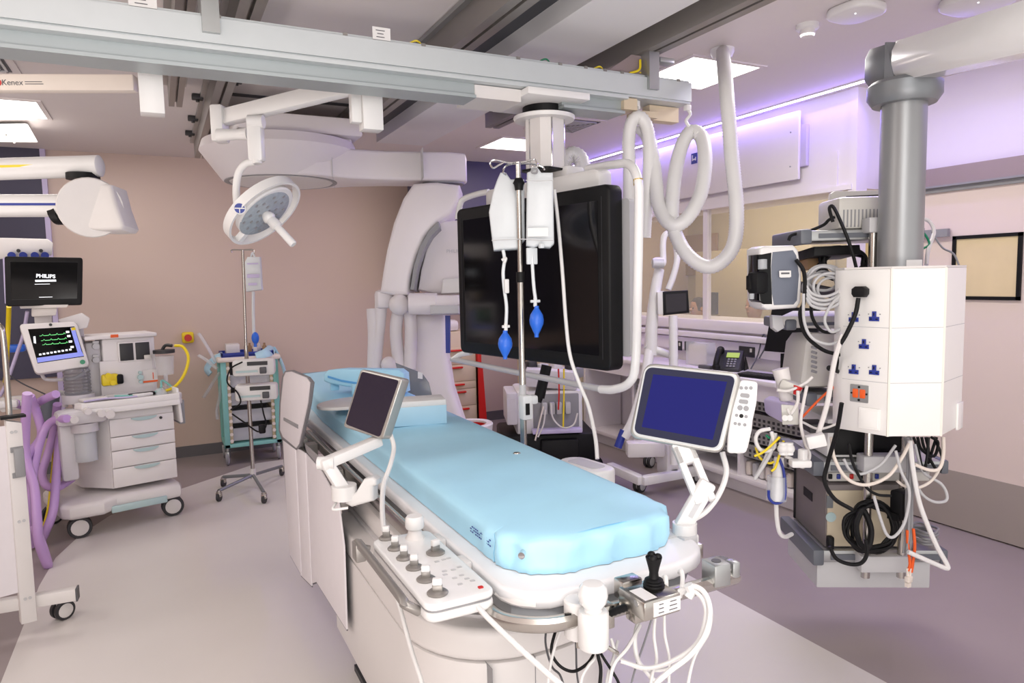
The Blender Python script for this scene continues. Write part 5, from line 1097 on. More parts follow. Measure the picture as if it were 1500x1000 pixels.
part('handset', MB().tube([fs_ @ V((-.075, -.095, .02)), fs_ @ V((-.075, -.06, .045)), fs_ @ V((-.075, .05, .045)), fs_ @ V((-.075, .1, .02))], .024, 10, 6).sph((-.075, -.09, .02), .032, fs_).sph((-.075, .095, .02), .032, fs_), 'black', T)
part('stand', MB().hull([(.11, .02, 0), (.11, .16, 0), (.11, .05, .11), (.12, .02, 0), (.12, .16, 0), (.12, .05, .11)], fp), 'black', T)
# desktop monitor and keyboard
Pm2 = at(1147, 490, X=4.08); Nm = V((-.93, -.36, .05))
T = thing('desk_monitor', 'black desktop monitor standing at the end of the worktop', 'monitor', (Pm2.x, Pm2.y, ZT))
part('case', MB().pxprism([(1131, 448), (1200, 452), (1195, 520), (1119, 514)], Pm2, Nm, .04, .006), 'black', T)
part('stand', MB().box(V((Pm2.x+.03, Pm2.y, ZT+.09)), (.04, .06, .18)).box(V((Pm2.x, Pm2.y, ZT+.01)), (.16, .22, .018), bev=.006), 'black', T)
p = onC(1120, 546, 3.98); p.z = ZT; fk = frame(p, yaw=-80)
T = thing('keyboard', 'black keyboard on the worktop before the desktop monitor', 'keyboard', p)
part('case', MB().box((0, 0, .012), (.4, .14, .022), fk, .006), 'black', T)
k = MB()
for r in range(5):
    for i in range(14): k.box((-.175+i*.027, -.05+r*.025, .025), (.021, .019, .006), fk)
part('key', k, 'charcoal', T)
tubeT('desk_cable', [onC(1100, 540, 4.15), onC(1110, 520, 4.25), onC(1118, 490, 4.27), onC(1122, 505, 4.25), onC(1112, 525, 4.2)], .006, 'darkgrey', 'dark cable rising behind the keyboard to the wall', 'cable')
# two people sitting in the room behind the glass
def sitter(px, py, hair, shirt, label):
    h = at(px, py, X=5.6)
    T = thing('person', label, 'person', (h.x, h.y, h.z-.75))
    fr = frame((h.x, h.y, h.z), yaw=-100)
    b = MB()
    b.lathe([(0, -.75), (.17, -.75), (.19, -.5), (.21, -.36), (.20, -.27), (.12, -.22), (.065, -.19), (.058, -.12), (.07, -.09), (.082, -.03), (.085, .03), (.075, .08), (.045, .115), (0, .125)], fr @ MX.Scale(1.0, 4, (1, 0, 0)), 28)
    b.sph((0, -.085, -.01), (.016, .025, .02), fr).sph((.085, 0, 0), (.012, .02, .03), fr).sph((-.085, 0, 0), (.012, .02, .03), fr).sph((0, -.08, -.055), (.025, .012, .007), fr)
    part('body', b, 'skin', T)
    part('hair', MB().lathe([(.0905, -.02), (.094, .03), (.086, .085), (.052, .125), (0, .138)], fr @ MX.Translation((0, .014, 0)), 24), hair, T)
    part('shirt', MB().lathe([(.0, -.76), (.18, -.76), (.2, -.5), (.225, -.36), (.215, -.265), (.13, -.205), (.075, -.185)], fr, 28).tube([fr @ V((.2, 0, -.28)), fr @ V((.25, -.06, -.5)), fr @ V((.2, -.28, -.58))], lambda t: .062-.02*t, 12).tube([fr @ V((-.2, 0, -.28)), fr @ V((-.25, -.06, -.5)), fr @ V((-.2, -.28, -.58))], lambda t: .062-.02*t, 12), shirt, T)
    part('eyes', MB().sph((.03, -.078, .01), .009, fr).sph((-.03, -.078, .01), .009, fr), 'black', T)
sitter(1022, 452, 'hair', 'darkgrey', 'dark-haired person sitting behind the glass beside the small stand screen')
sitter(1105, 449, 'hair', 'slate', 'person in grey sitting behind the glass next to the injector head')
T = thing('control_desk', 'beige control desk behind the glass', 'desk', (5.0, 4.6, 0))
part('top', MB().span((4.80, 3.0, 1.2), (5.3, 7.0, 1.24)), 'beige', T); part('front', MB().span((4.78, 3.0, 0), (4.82, 7.0, 1.25)), 'beige', T)
for (px, py, l) in ((1043, 458, 'dark control-room screen behind the glass beside the window post'),):
    p = at(px, py, X=4.9); T = thing('control_screen', l, 'monitor', (p.x, p.y, 1.24)); part('case', MB().box((p.x, p.y, 1.42), (.04, .14, .22), bev=.006), 'black', T); part('foot', MB().box((p.x, p.y, 1.27), (.1, .12, .06)), 'black', T)
q = at(1040, 520, X=6.55)
solo('room_cabinet', MB().span((6.2, 5.2, 0), (6.58, 7.0, 2.0), bev=.01).span((6.195, 6.08, .1), (6.2, 6.1, 1.95)), 'olive', 'olive cabinet standing in the room behind the glass', 'cabinet')
solo('notice_board', MB().span((6.56, 7.0, 1.7), (6.595, 7.9, 2.25), bev=.01), 'brown', 'brown board on the wall of the room behind the glass', 'board')
# ------------------------------------------------------------------ red and beige crash cart, bin
YK = 6.75
a, b = at(665, 500, Y=YK), at(700, 606, Y=YK)
T = thing('crash_cart', 'beige drawer cart with red handles and red side post', 'cart', (a.x, YK+.2, 0))
kx0, kx1 = at(655, 560, Y=YK).x-.22, at(698, 560, Y=YK).x
ztk = at(665, 486, Y=YK).z
part('carcass', MB().span((kx0, YK, .12), (kx1, YK+.45, ztk), bev=.006), 'beige', T)
zs_ = [at(680, v, Y=YK).z for v in (512, 535, 560, 570, 595, 612)]
zs_ = [at(680, v, Y=YK).z for v in (508, 533, 558, 569, 594)] + [.2, .13]
for i in range(5):
    d = part('drawer', MB().span((kx0+.01, YK-.012, zs_[i+1]+.004), (kx1-.012, YK+.01, zs_[i]-.004), bev=.004), 'beige', T)
    hx = at((668, 668, 670, 672, 676)[i]+4, 540, Y=YK).x; part('handle', MB().box((hx-.03, YK-.025, zs_[i]-.03), (.13, .03, .018), bev=.004), 'red', d)
part('post', MB().span((kx1, YK-.05, .12), (kx1+.045, YK+.02, ztk+.05), bev=.01).hull([(kx1, YK-.06, .1), (kx1+.09, YK-.06, .1), (kx1, YK-.06, .8), (kx1+.05, YK-.06, .8), (kx1, YK+.02, .1), (kx1+.09, YK+.02, .1), (kx1, YK+.02, .8), (kx1+.05, YK+.02, .8)]), 'red', T)
for x in (kx0+.08, kx1-.06):
    for y in (YK+.08, YK+.38):
        w, h, f = MB(), MB(), MB(); castor(w, h, f, (x, y, 0), .05, 90, 0, .03); c = part('castor', w, 'charcoal', T); part('fork', f, 'alu', c); h.bm.free()
solo('cart_bag', MB().box((kx0+.3, YK+.15, ztk+.06), (.2, .2, .12), bev=.04), 'offwhite', 'white bag lying on top of the red-handled cart', 'bag')
solo('cart_tray', MB().box((kx0+.12, YK+.15, ztk+.02), (.2, .2, .035), bev=.01), 'red', 'red tray lying on top of the drawer cart', 'tray')
p = at(690, 617, Z=.52); 
T = thing('waste_bin', 'white round bin with an open red-lined top beyond the table', 'bin', (p.x, p.y, 0))
fb_ = frame((p.x, p.y, 0), yaw=0)
part('body', MB().lathe([(0, .01), (.15, .01), (.18, .46), (.185, .5), (.175, .51), (.13, .505), (.125, .48), (.12, .3), (0, .3)], fb_, 36), 'white', T)
part('liner', MB().lathe([(.122, .49), (.115, .35), (0, .34)], fb_, 30), 'red', T)
# ------------------------------------------------------------------ ultrasound machine below the big display
c = at(815, 655, Z=.12); c = V((3.0, 5.1, 0)); d_us = (c-CAM).dot(FWD); fu = frame(c, yaw=-22)
def us(px, py, y=0): return lp(fu, px, py, y)
T = thing('ultrasound_machine', 'white and grey wheeled scanner under the big display with a black base', 'ultrasound machine', c)
a0, a1 = us(755, 575), us(855, 640)
part('body', MB().span((us(757, 600).x, .0, us(800, 640).z), (us(854, 600).x, .5, us(800, 572).z), fu, .03), 'white', T)
part('front_panel', MB().span((us(781, 600).x, -.012, us(800, 630).z), (us(848, 600).x, .02, us(800, 577).z), fu, .012), 'midgrey', T)
part('side_unit', MB().span((us(742, 600).x, -.02, us(750, 622).z), (us(758, 600).x, .4, us(750, 575).z), fu, .015).span((us(743, 600).x, -.025, us(750, 602).z), (us(754, 600).x, 0, us(750, 583).z), fu), 'mach2', T)
part('base', MB().span((us(733, 640).x, -.06, .13), (us(872, 640).x, .55, us(800, 634).z), fu, .03).span((us(790, 640).x, -.12, .12), (us(845, 640).x, 0, us(800, 640).z), fu, .02), 'black', T)
for px in (738, 868): w, h, f = MB(), MB(), MB(); castor(w, h, f, fu @ V((us(px, 650).x, .0, 0)), .085, -10, .025, .03); c_ = part('castor', w, 'black', T); part('hub', h, 'charcoal', c_); part('fork', f, 'charcoal', c_)
for px in (745, 860): w, h, f = MB(), MB(), MB(); castor(w, h, f, fu @ V((us(px, 650).x, .45, 0)), .085, -10, .025, .03); c_ = part('castor', w, 'black', T); part('hub', h, 'charcoal', c_); part('fork', f, 'charcoal', c_)
for px in (797, 808, 818, 831): part('probe_port', MB().box(((us(px, 600).x), -.03, us(800, 597).z), (.045, .05, .10), fu, .008), 'lightgrey', T)
part('front_shelf', MB().span((us(778, 600).x, -.10, us(800, 632).z), (us(850, 600).x, .0, us(800, 626).z), fu, .008), 'lavender', T)
part('console', MB().hull([fu @ V(us(px, py, y)) for px, py, y in ((770, 540, .0), (840, 545, .0), (845, 572, .0), (770, 566, .0), (772, 535, .3), (842, 538, .3), (845, 565, .3), (772, 560, .3))], bev=.01), 'mach2', T)
for l, pts, m in (('white probe lead looping across the front of the grey scanner panel', ((807, 590), (810, 612), (824, 626), (840, 622), (846, 605)), 'offwhite'), ('pale probe lead hanging straight before the scanner side', ((796, 595), (790, 620), (784, 645)), 'cream'), ('second pale probe lead hanging beside the first', ((799, 600), (796, 622), (788, 640)), 'offwhite'), ('yellow lead dropping down the middle of the scanner', ((826, 540), (826, 580), (825, 625)), 'yellow'), ('red-tipped lead hanging beside the yellow one', ((818, 540), (819, 570), (818, 600)), 'red')):
    tubeT('probe_lead', [D(x, y, d_us-.18) for x, y in pts], .007, m, l, 'cable', 'leads on the scanner under the display')
solo('black_tube', MB().cyl(D(801, 535, 4.6), D(790, 582, 4.6), .035).lathe([(0, 0), (.025, 0), (.025, .03), (0, .03)], axis(D(790, 582, 4.6), D(788, 588, 4.6))), 'black', 'thick black tube slanting below the big display', 'tube')
for i, (x, y, m) in enumerate(((778, 536, 'charcoal'), (795, 540, 'lightgrey'), (815, 536, 'offwhite'), (836, 538, 'charcoal'), (846, 545, 'midgrey'))):
    solo('scanner_part', MB().box(D(x, y, d_us+.1), (.09, .08, .09), bev=.015), m, ('dark box at the left above the scanner console', 'grey connector box beside the dark one', 'white connector box in the middle above the scanner', 'dark connector box right of the white one', 'grey box at the right end above the scanner')[i], 'connector')
# low items between table and scanner
p = at(737, 645, Z=.25); solo('floor_pedal', MB().box(p, (.16, .12, .07), bev=.03), 'offwhite', 'white cased foot pedal just past the right edge of the mattress', 'pedal')
# grey cabinet/wall column behind
p0 = at(892, 600, Z=0)
solo('tall_cabinet', MB().span((3.36, 6.05, 0.0), (4.0, 6.55, .93), bev=.004).span((3.34, 6.04, .93), (4.0, 6.56, .96)), 'beige', 'plain beige cabinet behind the display handle at the left end of the worktop', 'cabinet')
# ------------------------------------------------------------------ wheeled stand with tall arm and small screen
S0 = at(985, 690, Z=.0); Q = V((3.42, 4.05, 0)); dS = (Q-CAM).dot(FWD)
def S(x, y, o=0): return D(x, y, dS+o)
T = thing('wheeled_stand', 'white wheeled stand with a bent tall arm and a small dark screen', 'stand', Q)
part('pole', MB().tube([S(986, 462), S(987, 560), S(988, 680)], .033, 12, 2), 'white', T)
sc0 = S(990, 443)
sd = part('display', MB().pxprism([(971, 427), (1008, 425), (1010, 458), (972, 462)], sc0, V((-.5, -.86, 0)), .05, .006), 'black', T)
part('screen', MB().pxprism([(975, 431), (1005, 429), (1006, 455), (976, 458)], sc0+V((-.5, -.86, 0))*.002, V((-.5, -.86, 0)), .003), mat('stand_screen', (52, 50, 52), .2), sd)
part('display_back', MB().pxprism([(963, 428), (973, 426), (973, 461), (964, 460)], sc0+V((.5, .86, 0))*.01, V((-.5, -.86, 0)), .06, .006), 'white', T)
arm = MB().tube([S(953, 520, .1), S(955, 470, .1), S(961, 420, .1), S(966, 394, .1)], lambda t: .05-.012*t, 12, 6).tube([S(972, 385, .1), S(971, 362, .1), S(973, 346, .1), S(980, 342, .1), S(988, 352, .1), S(992, 378, .1), S(986, 405, .1), S(979, 424, .1)], .024, 12)
arm.box((0, 0, 0), (.11, .1, .075), frame(S(965, 384, .1), yaw=-27), .03)
part('tall_arm', arm, 'white', T)
part('arm_joint', MB().cyl(S(956, 386, .04), S(972, 386, .04), .035), 'lightgrey', T)
part('lower_arm', MB().tube([S(952, 510, .1), S(944, 560, .0), S(928, 615, -.1), S(914, 640, -.1)], .04, 12).tube([S(945, 505, .1), S(968, 515, .1), S(990, 522, .0)], .03, 10), 'white', T)
part('blue_grip', MB().cyl(S(914, 630, -.1), S(905, 655, -.1), .03), 'navy', T)
zf = .13
def fl_(x, y): p = at(x, y, Z=zf); return p
pA, pB, pC_ = fl_(1040, 690), fl_(935, 695), fl_(885, 668)
pf = MB()
for a_, b_ in ((fl_(1022, 689), fl_(940, 704)), (fl_(940, 704), fl_(893, 683)), (fl_(988, 696), fl_(984, 676))):
    pf.box((0, 0, 0), ((b_-a_).length, .07, .07), frame((a_+b_)/2, b_-a_, (0, 0, 1)), .01)
part('base', pf, 'white', T)
part('column_box', MB().box(fl_(985, 690)+V((-.03, 0, .12)), (.16, .14, .25), bev=.02), 'offwhite', T); part('drive_box', MB().box((0, 0, 0), (.3, .12, .12), frame(S(945, 657, .25), yaw=-27), .02), 'offwhite', T)
for (px, py) in ((937, 720), (951, 684), (1016, 706)):
    g = at(px, py, Z=0); w, h, f = MB(), MB(), MB(); castor(w, h, f, g, .055, 20, .02, .03); c_ = part('castor', w, 'charcoal', T); part('hub', h, 'lightgrey', c_); part('fork', f, 'alu', c_)
# ------------------------------------------------------------------ ceiling-hung equipment pendant on the right
mk('boxw', (240, 239, 236), .3, var=.01); mk('boxcream', (236, 230, 220), .3, var=.01); mk('shelf_grey', (96, 100, 108), .45); mk('dev_grey', (112, 104, 104), .5); mk('dev_back', (196, 184, 160), .5); mk('dev_light', (198, 196, 190), .45)
PO = D(1297, 650, 2.98); PO.z = 0; fP = frame(PO, yaw=-30)
def pp(x, y, ly=0): return lp(fP, x, y, ly)
def pw(x, y, ly=0): return fP @ lp(fP, x, y, ly)
T = thing('equipment_pendant', 'grey ceiling column with a tall white socket box and equipment shelves', 'equipment pendant', PO)
c = pp(1321, 270, -.08)
yb_ = -.08
cz0, cz1 = pp(1321, 390, yb_).z-.02, pp(1321, 150, yb_).z
part('column', MB().lathe([(0, cz0), (.083, cz0), (.083, cz1), (0, cz1)], fP @ MX.Translation((c.x, yb_, 0)), 40), mat('col_met', (150, 152, 154), .35, .5), T)
part('column_collar', MB().lathe([(0, 0), (.115, 0), (.135, .03), (.135, .075), (.12, .09), (0, .09)], fP @ MX.Translation((c.x, yb_, cz1-.01)), 40), 'grey_metal', T)
A = pw(1290, 108, yb_); B = D(1700, -8, 1.75)
A2 = fP @ V((c.x, yb_, pp(1310, 92, yb_).z)); dr = (B-A2).normalized(); fa_ = frame(A2, dr, (0, 0, 1))
L = (B-A2).length
prof = [(-.06, -.075), (.06, -.075), (.075, -.04), (.07, .05), (.045, .075), (-.045, .075), (-.07, .05), (-.075, -.04)]
part('support_arm', MB().prism(prof, .02, L, frame(A2, (dr.cross(V((0, 0, 1)))), dr), .006), 'white_gloss', T)
part('elbow', MB().prism(prof, -.17, -.02, frame(A2, (dr.cross(V((0, 0, 1)))), dr), .012).hull([A2+dr*t+V((0, 0, z))+dr.cross(V((0, 0, 1)))*s for t, z in ((-.02, -.08), (.05, -.08), (-.02, .08), (-.01, .08)) for s in (-.074, .074)]), 'grey_metal', T)
part('elbow_cap', MB().cyl(A2-dr*.168, A2-dr*.178, .05), 'chrome', T)
lb = part('type_label', MB().prism(rrect(.06, .028, .002), 0, .0885-.0865, fP @ MX.Translation((c.x+.015, yb_-.083, pp(1335, 386, yb_).z)) @ MX.Rotation(PI/2, 4, 'X')), 'white', T)
# socket box
yf = -.27
zb0, zb1 = pp(1340, 639, yf).z, pp(1340, 392.5, yf).z
x1, x2 = pp(1304, 500, yf).x, pp(1383, 500, yf).x
pl_ = [(x1, yf), (x2, yf), (x2+.13, yf+.17), (x2+.13, yf+.24), (x1-.17, yf+.24), (x1-.17, yf+.165)]
pl_ = [(x1, yf), (x2, yf)]
l0 = pp(1235, 500, yf+.14); pr_ = pp(1412, 500, yf+.19)
pl_ += [(pr_.x, yf+.19), (pr_.x, yf+.23), (l0.x, yf+.23), (l0.x, yf+.14)]
part('socket_box', MB().prism(pl_, zb0, zb1, fP, .004), 'boxw', T)
part('box_top_cover', MB().prism([(x*1, y) for x, y in pl_], zb1, zb1+.008, fP), 'offwhite', T)
# left face frame
u_ = V((x1-l0.x, yf-(yf+.14), 0)); wl_ = u_.length; u_.normalize()
nlf = V((u_.y, -u_.x, 0)); nlf = -nlf if nlf.y > 0 else nlf
fl2 = fP @ frame((l0.x, yf+.14, 0), u_, (0, 0, 1))       # x along face, -y outwards
def lf(x, y): return lp(fl2, x, y, 0)
zl = [lf(1268, v).z for v in (398, 482, 562, 634)]
for z in (lf(1270, 479).z, lf(1270, 558).z): part('panel_seam', MB().prism([(x+.0, y) for x, y in [(pl_[0][0], pl_[0][1]-.0006), (pl_[1][0], pl_[1][1]-.0006), (pl_[2][0]+.0006, pl_[2][1]), (l0.x-.0006, yf+.14)]], z-.0012, z+.0012, fP), 'lightgrey', T)
part('edge_strip', MB().prism([(x1-.004, yf-.001), (x1+.004, yf-.001), (x1+.004, yf+.01), (x1-.004, yf+.01)], zb0, zb1, fP).prism([(x2-.004, yf-.001), (x2+.004, yf-.001), (x2+.004, yf+.01), (x2-.004, yf+.01)], zb0, zb1, fP), 'boxcream', T)
for (x, y) in ((1251, 464), (1281, 463), (1266, 503.5), (1251, 540.5), (1281, 541.5)):
    p = lf(x, y); fx = fl2 @ MX.Translation((p.x, 0, p.z)) @ MX.Rotation(PI/2, 4, 'X')
    s = part('socket', MB().prism([(-.019, -.019), (.019, -.019), (.019, -.002), (.0075, -.002), (.0075, .019), (-.0075, .019), (-.0075, -.002), (-.019, -.002)], 0, .006, fx, .001), 'navy', T)
    part('socket_hole', MB().box((0, .008, .006), (.004, .011, .002), fx).box((-.011, -.011, .006), (.009, .004, .002), fx).box((.011, -.011, .006), (.009, .004, .002), fx), 'black', s)
    part('socket_screw', MB().cyl((-.022, .008, 0), (-.022, .008, .004), .002, m=fx, n=8).cyl((.022, .008, 0), (.022, .008, .004), .002, m=fx, n=8), 'midgrey', s)
p = lf(1259, 576); fx = fl2 @ MX.Translation((p.x, 0, p.z)) @ MX.Rotation(PI/2, 4, 'X')
s = part('red_outlet', MB().prism(rrect(.072, .07, .003), 0, .004, fx), 'alu', T)
part('red_socket', MB().prism(rrect(.022, .036, .005), 0, .008, fx @ MX.Translation((-.014, 0, 0)), .002).prism(rrect(.022, .036, .005), 0, .008, fx @ MX.Translation((.014, 0, 0)), .002), 'orange', s)
part('outlet_screw', MB().cyl((0, .026, 0), (0, .026, .006), .005, m=fx, n=8).cyl((0, -.026, 0), (0, -.026, .006), .005, m=fx, n=8).cyl((-.03, 0, 0), (-.03, 0, .006), .004, m=fx, n=8).cyl((.03, 0, 0), (.03, 0, .006), .004, m=fx, n=8), 'black', s)
p = lf(1274, 613); fx = fl2 @ MX.Translation((p.x, 0, p.z)) @ MX.Rotation(PI/2, 4, 'X')
part('blank_plate', MB().prism(rrect(.085, .085, .004), 0, .006, fx, .002).prism(rrect(.07, .07, .004), 0, .0075, fx, .001), 'boxw', T)
fr_ = fP @ frame((x2, yf, 0), V((pr_.x-x2, .19, 0)), (0, 0, 1)); p = lp(fr_, 1405, 608, 0)
part('side_plate', MB().prism(rrect(.07, .11, .004), 0, .008, fr_ @ MX.Translation((p.x-.01, 0, p.z)) @ MX.Rotation(PI/2, 4, 'X'), .002), 'boxw', T)
# steel poles
for px, zt_p in ((1271, pp(1268, 325, 0).z), (1324, zb0+.05)):
    q = pp(px, 700, 0); pol = MB().cyl((q.x, 0, pp(px, 845, 0).z), (q.x, 0, zt_p), .0185, m=fP); part('pole', pol, 'steel', T)

xp1, xp2 = pp(1271, 700, 0).x, pp(1324, 700, 0).x
part('pole_cap', MB().cyl((xp1, 0, pp(1268, 325, 0).z), (xp1, 0, pp(1268, 325, 0).z+.006), .019, m=fP), 'charcoal', T)
def bracket(y0, y1):
    z0_, z1_ = pp(1300, y1, -.02).z, pp(1300, y0, -.02).z
    return part('pole_bracket', MB().span((xp1-.03, -.028, z0_), (xp2+.03, .05, z1_), fP, .006), 'lightgrey', T)
bracket(814, 838); bracket(668, 692); bracket(318, 340)
# shelves
def shelf(pyf, depth, x0p, x1p, th=.045, yfront=.04):
    z1_ = pp(1250, pyf, yfront).z; xa_, xb_ = pp(x0p, pyf, yfront).x, pp(x1p, pyf, yfront).x
    s = part('shelf', MB().prism([(xa_, yfront), (xb_, yfront), (xb_, yfront+depth), (xa_-.0, yfront+depth)], z1_-th, z1_, fP, .006), 'alu', T)
    part('shelf_rail', MB().span((xa_+.05, yfront-.006, z1_-th*.75), (xb_-.02, yfront+.004, z1_-th*.3), fP), 'shelf_grey', s)
    part('shelf_bumper', MB().span((xa_-.03, yfront-.012, z1_-th-.012), (xa_+.02, yfront+depth+.02, z1_+.006), fP, .01), 'shelf_grey', s); part('shelf_bumper', MB().span((xb_-.02, yfront-.008, z1_-th-.006), (xb_+.012, yfront+depth, z1_+.004), fP, .008), 'shelf_grey', s)
    return xa_, xb_, z1_
xa_, xb_, zS1 = shelf(806, .42, 1200, 1384, .055)
xc_, xd_, zS2 = shelf(676, .42, 1200, 1385, .05)
xe_, xf_, zS3 = shelf(336, .36, 1182, 1350, .045)
xg_, xh_, zS4 = shelf(577, .34, 1190, 1330, .04, .1)
xi_, xj_, zS5 = shelf(468, .30, 1160, 1330, .03, .14)
part('base_box', MB().prism([(xa_+.0, .06), (xb_-.05, .06), (xb_-.05, .44), (xa_, .44)], zS1-.18, zS1-.056, fP, .006), 'lightgrey', T)
# ------------- equipment on the shelves
def dev(name, label, cat, box_, m, bev=.008, group=None):
    a, b = box_; T = thing(name, label, cat, fP @ V(((a[0]+b[0])/2, (a[1]+b[1])/2, a[2])), group)
    return T, part('case', MB().span(a, b, fP, bev), m, T)
gx0, gx1 = pp(1209, 740, .07).x, pp(1330, 740, .07).x
gz = pp(1250, 708, .07).z
T2, c_ = dev('grey_unit', 'big dark grey equipment box with cream rear panel on the lowest shelf', 'equipment box', ((gx0, .07, zS1+.002), (gx1, .45, gz-.005)), 'dev_grey')
part('rear_panel', MB().span((gx0+.008, .064, zS1+.01), (gx1-.01, .072, gz-.03), fP), 'dev_back', T2)
part('side_grip', MB().span((gx0-.003, .22, gz-.13), (gx0+.004, .33, gz-.09), fP), 'black', T2)
part('front_bezel', MB().span((gx0-.006, .44, zS1+.004), (gx1+.006, .46, gz+.004), fP, .004), 'black', T2)
q = pp(1217, 757, .064); part('green_sticker', MB().cyl((q.x, .064, q.z), (q.x, .061, q.z), .022, m=fP), 'handle_teal', T2)
q = pp(1215, 737, .064); part('vent_grid', MB().span((q.x-.012, .061, q.z-.02), (q.x+.015, .066, q.z+.035), fP), 'grey_metal', T2)
q = pp(1215, 793, .06); pwq = fP @ V((q.x, .05, q.z)); part('inlet_plug', MB().span((q.x-.015, .03, max(q.z-.035, zS1+.006)), (q.x+.012, .066, q.z+.03), fP, .008), 'black', T2)
T2, c_ = dev('video_unit', 'flat grey video box with blue and red sockets under the middle shelf', 'equipment box', ((gx0+.02, .09, gz+.004), (gx1+.10, .40, zS2-.056)), 'dev_light', .004)
hz = (gz+zS2-.052)/2
for px, m in ((1216, 'black'), (1228, 'navy'), (1247, 'red'), (1262, 'black'), (1284, 'navy')): q = pp(px, 698, .09); part('socket', MB().box((q.x, .088, hz+.0), (.016, .012, .022), fP, .003), m, T2)
T2, c_ = dev('white_unit', 'white rounded equipment box on the middle shelf behind the socket box', 'equipment box', ((pp(1211, 650, .08).x, .08, zS2+.004), (pp(1330, 650, .08).x, .40, pp(1250, 612, .08).z)), 'white', .02)
part('dark_bay', MB().span((pp(1222, 650, .08).x, .074, zS2+.02), (pp(1320, 650, .08).x, .09, pp(1250, 628, .08).z), fP, .006), 'black', T2)
part('foam_grid', MB().box((pp(1200, 625, .12).x, .13, zS2+.14), (.12, .12, .04), fP @ MX.Rotation(math.radians(0), 4, 'Y'), .006), 'charcoal', T2)
T2 = thing('top_monitor_unit', 'white vented projector-like unit on the top shelf beside the column', 'equipment box', fP @ V((pp(1258, 330, .08).x, .15, zS3)))
ax0, ax1 = pp(1228, 310, .06).x, pp(1310, 310, .06).x; tz = pp(1260, 287, .06).z
c_ = part('case', MB().span((ax0, .06, zS3+.002), (ax1, .30, tz), fP, .02), 'dev_light', T2)
vs_ = MB()
for i in range(16): vs_.span((ax0+.02+i*.0155, .0585, zS3+.012), (ax0+.026+i*.0155, .062, zS3+.085), fP)
part('vent', vs_, 'midgrey', c_)
T2 = thing('tilted_screen', 'grey-framed flat screen leaning behind the vented unit on the top shelf', 'monitor', fP @ V((pp(1250, 330, .3).x, .33, zS3)))
part('frame', MB().pxprism([(1210, 331), (1218, 283), (1222, 280), (1306, 278), (1306, 331)], fP @ V((0, .32, 1.8)), -FWD, .03, .004), 'dev_light', T2)
part('screen', MB().pxprism([(1214, 330), (1240, 287), (1304, 284), (1304, 330)], fP @ V((0, .318, 1.8)), -FWD, .005), 'charcoal', T2)
# injector head on the left
T2 = thing('injector_head', 'slate and white injector head with black syringe side at the shelf end', 'injector', D(1142, 455, 2.92))
Pi, Ni = D(1145, 405, 2.88), V((-.35, -.93, 0)).normalized()
part('frame', MB().pxprism([(1113, 364), (1120, 360), (1163, 359), (1170, 366), (1175, 400), (1174, 442), (1168, 451), (1125, 454), (1118, 450), (1114, 440)], Pi, Ni, .13, .012, 3), 'white', T2)
part('cover', MB().pxprism([(1132, 369), (1162, 366), (1167, 374), (1171, 402), (1168, 440), (1163, 446), (1134, 447), (1131, 430), (1130, 390)], Pi+Ni*.003, Ni, .008, .004), 'slate', T2)
part('syringe_bay', MB().pxprism([(1111, 373), (1131, 369), (1130, 390), (1132, 446), (1119, 446), (1112, 440)], Pi+Ni*.002, Ni, .1, .006), 'black_gloss', T2)
part('barrel', MB().cyl(D(1104, 424, 2.88), D(1104, 404, 2.88), .03).box(D(1110, 414, 2.87), (.07, .06, .09), bev=.015), 'black', T2)
part('syringe', MB().cyl(D(1117, 380, 2.83), D(1117, 394, 2.83), .018).cyl(D(1101, 430, 2.84), D(1101, 438, 2.84), .01), 'clear', T2)
q = frame(D(1150, 401, 2.865), RT, -FWD); part('label', MB().box((0, 0, .0), (.048, .026, .004), q).box((0, -.012, .0), (.04, .006, .001), q), 'white', T2); part('print', MB().box((-.0, .002, .003), (.034, .007, .001), q), 'text_grey', T2)
part('bracket', MB().tube([D(1172, 420, 3.0), D(1200, 425, 3.05), D(1225, 430, 3.1)], .025, 10), 'darkgrey', T2)
# grey vented device wrapped in film, probes
T2 = thing('vented_device', 'pale grey vented device half wrapped in clear film on the middle-upper shelf', 'equipment box', pw(1200, 570, .1))
part('case', MB().pxprism([(1172, 560), (1180, 500), (1190, 486), (1232, 488), (1238, 566), (1178, 568)], fP @ V((0, .14, 1.3)), -FWD, .24, .02), 'dev_light', T2)
vs_ = MB()
for i in range(6): vs_.tube([D(1189, 508+i*7, 3.02), D(1196, 510+i*7, 3.0)], .006, 8, 1)
part('vent', vs_, 'midgrey', T2)
part('foot', MB().cyl(D(1215, 539, 3.03), D(1215, 539, 2.98), .012), 'black', T2)
mk('film', (232, 232, 236), .15, alpha=.5, bump=.8, scale=30)
part('film', MB().pxprism([(1160, 560), (1165, 520), (1174, 496), (1186, 488), (1192, 492), (1182, 530), (1176, 566)], fP @ V((0, .10, 1.3)), V((-.8, -.6, .1)), .03, .004), 'film', T2)
T2 = thing('shelf_box', 'white flat box on the shelf under the injector head', 'box', pw(1200, 470, .16))
part('case', MB().hull([pw(x, y, ly) for x, y, ly in ((1142, 463, .14), (1235, 462, .14), (1235, 482, .14), (1150, 480, .14), (1160, 455, .4), (1240, 455, .4), (1240, 470, .4))], bev=.006), 'dev_light', T2)
part('hook', MB().pxprism([(1131, 461), (1146, 462), (1150, 480), (1140, 486), (1132, 480)], fP @ V((0, .1, 1.4)), -FWD, .04, .008), 'lightgrey', T2)
solo('black_box', MB().pxprism([(1193, 361), (1260, 358), (1262, 372), (1192, 375)], fP @ V((0, .1, 1.7)), -FWD, .2, .006), 'black', 'flat black box under the top shelf', 'equipment box')
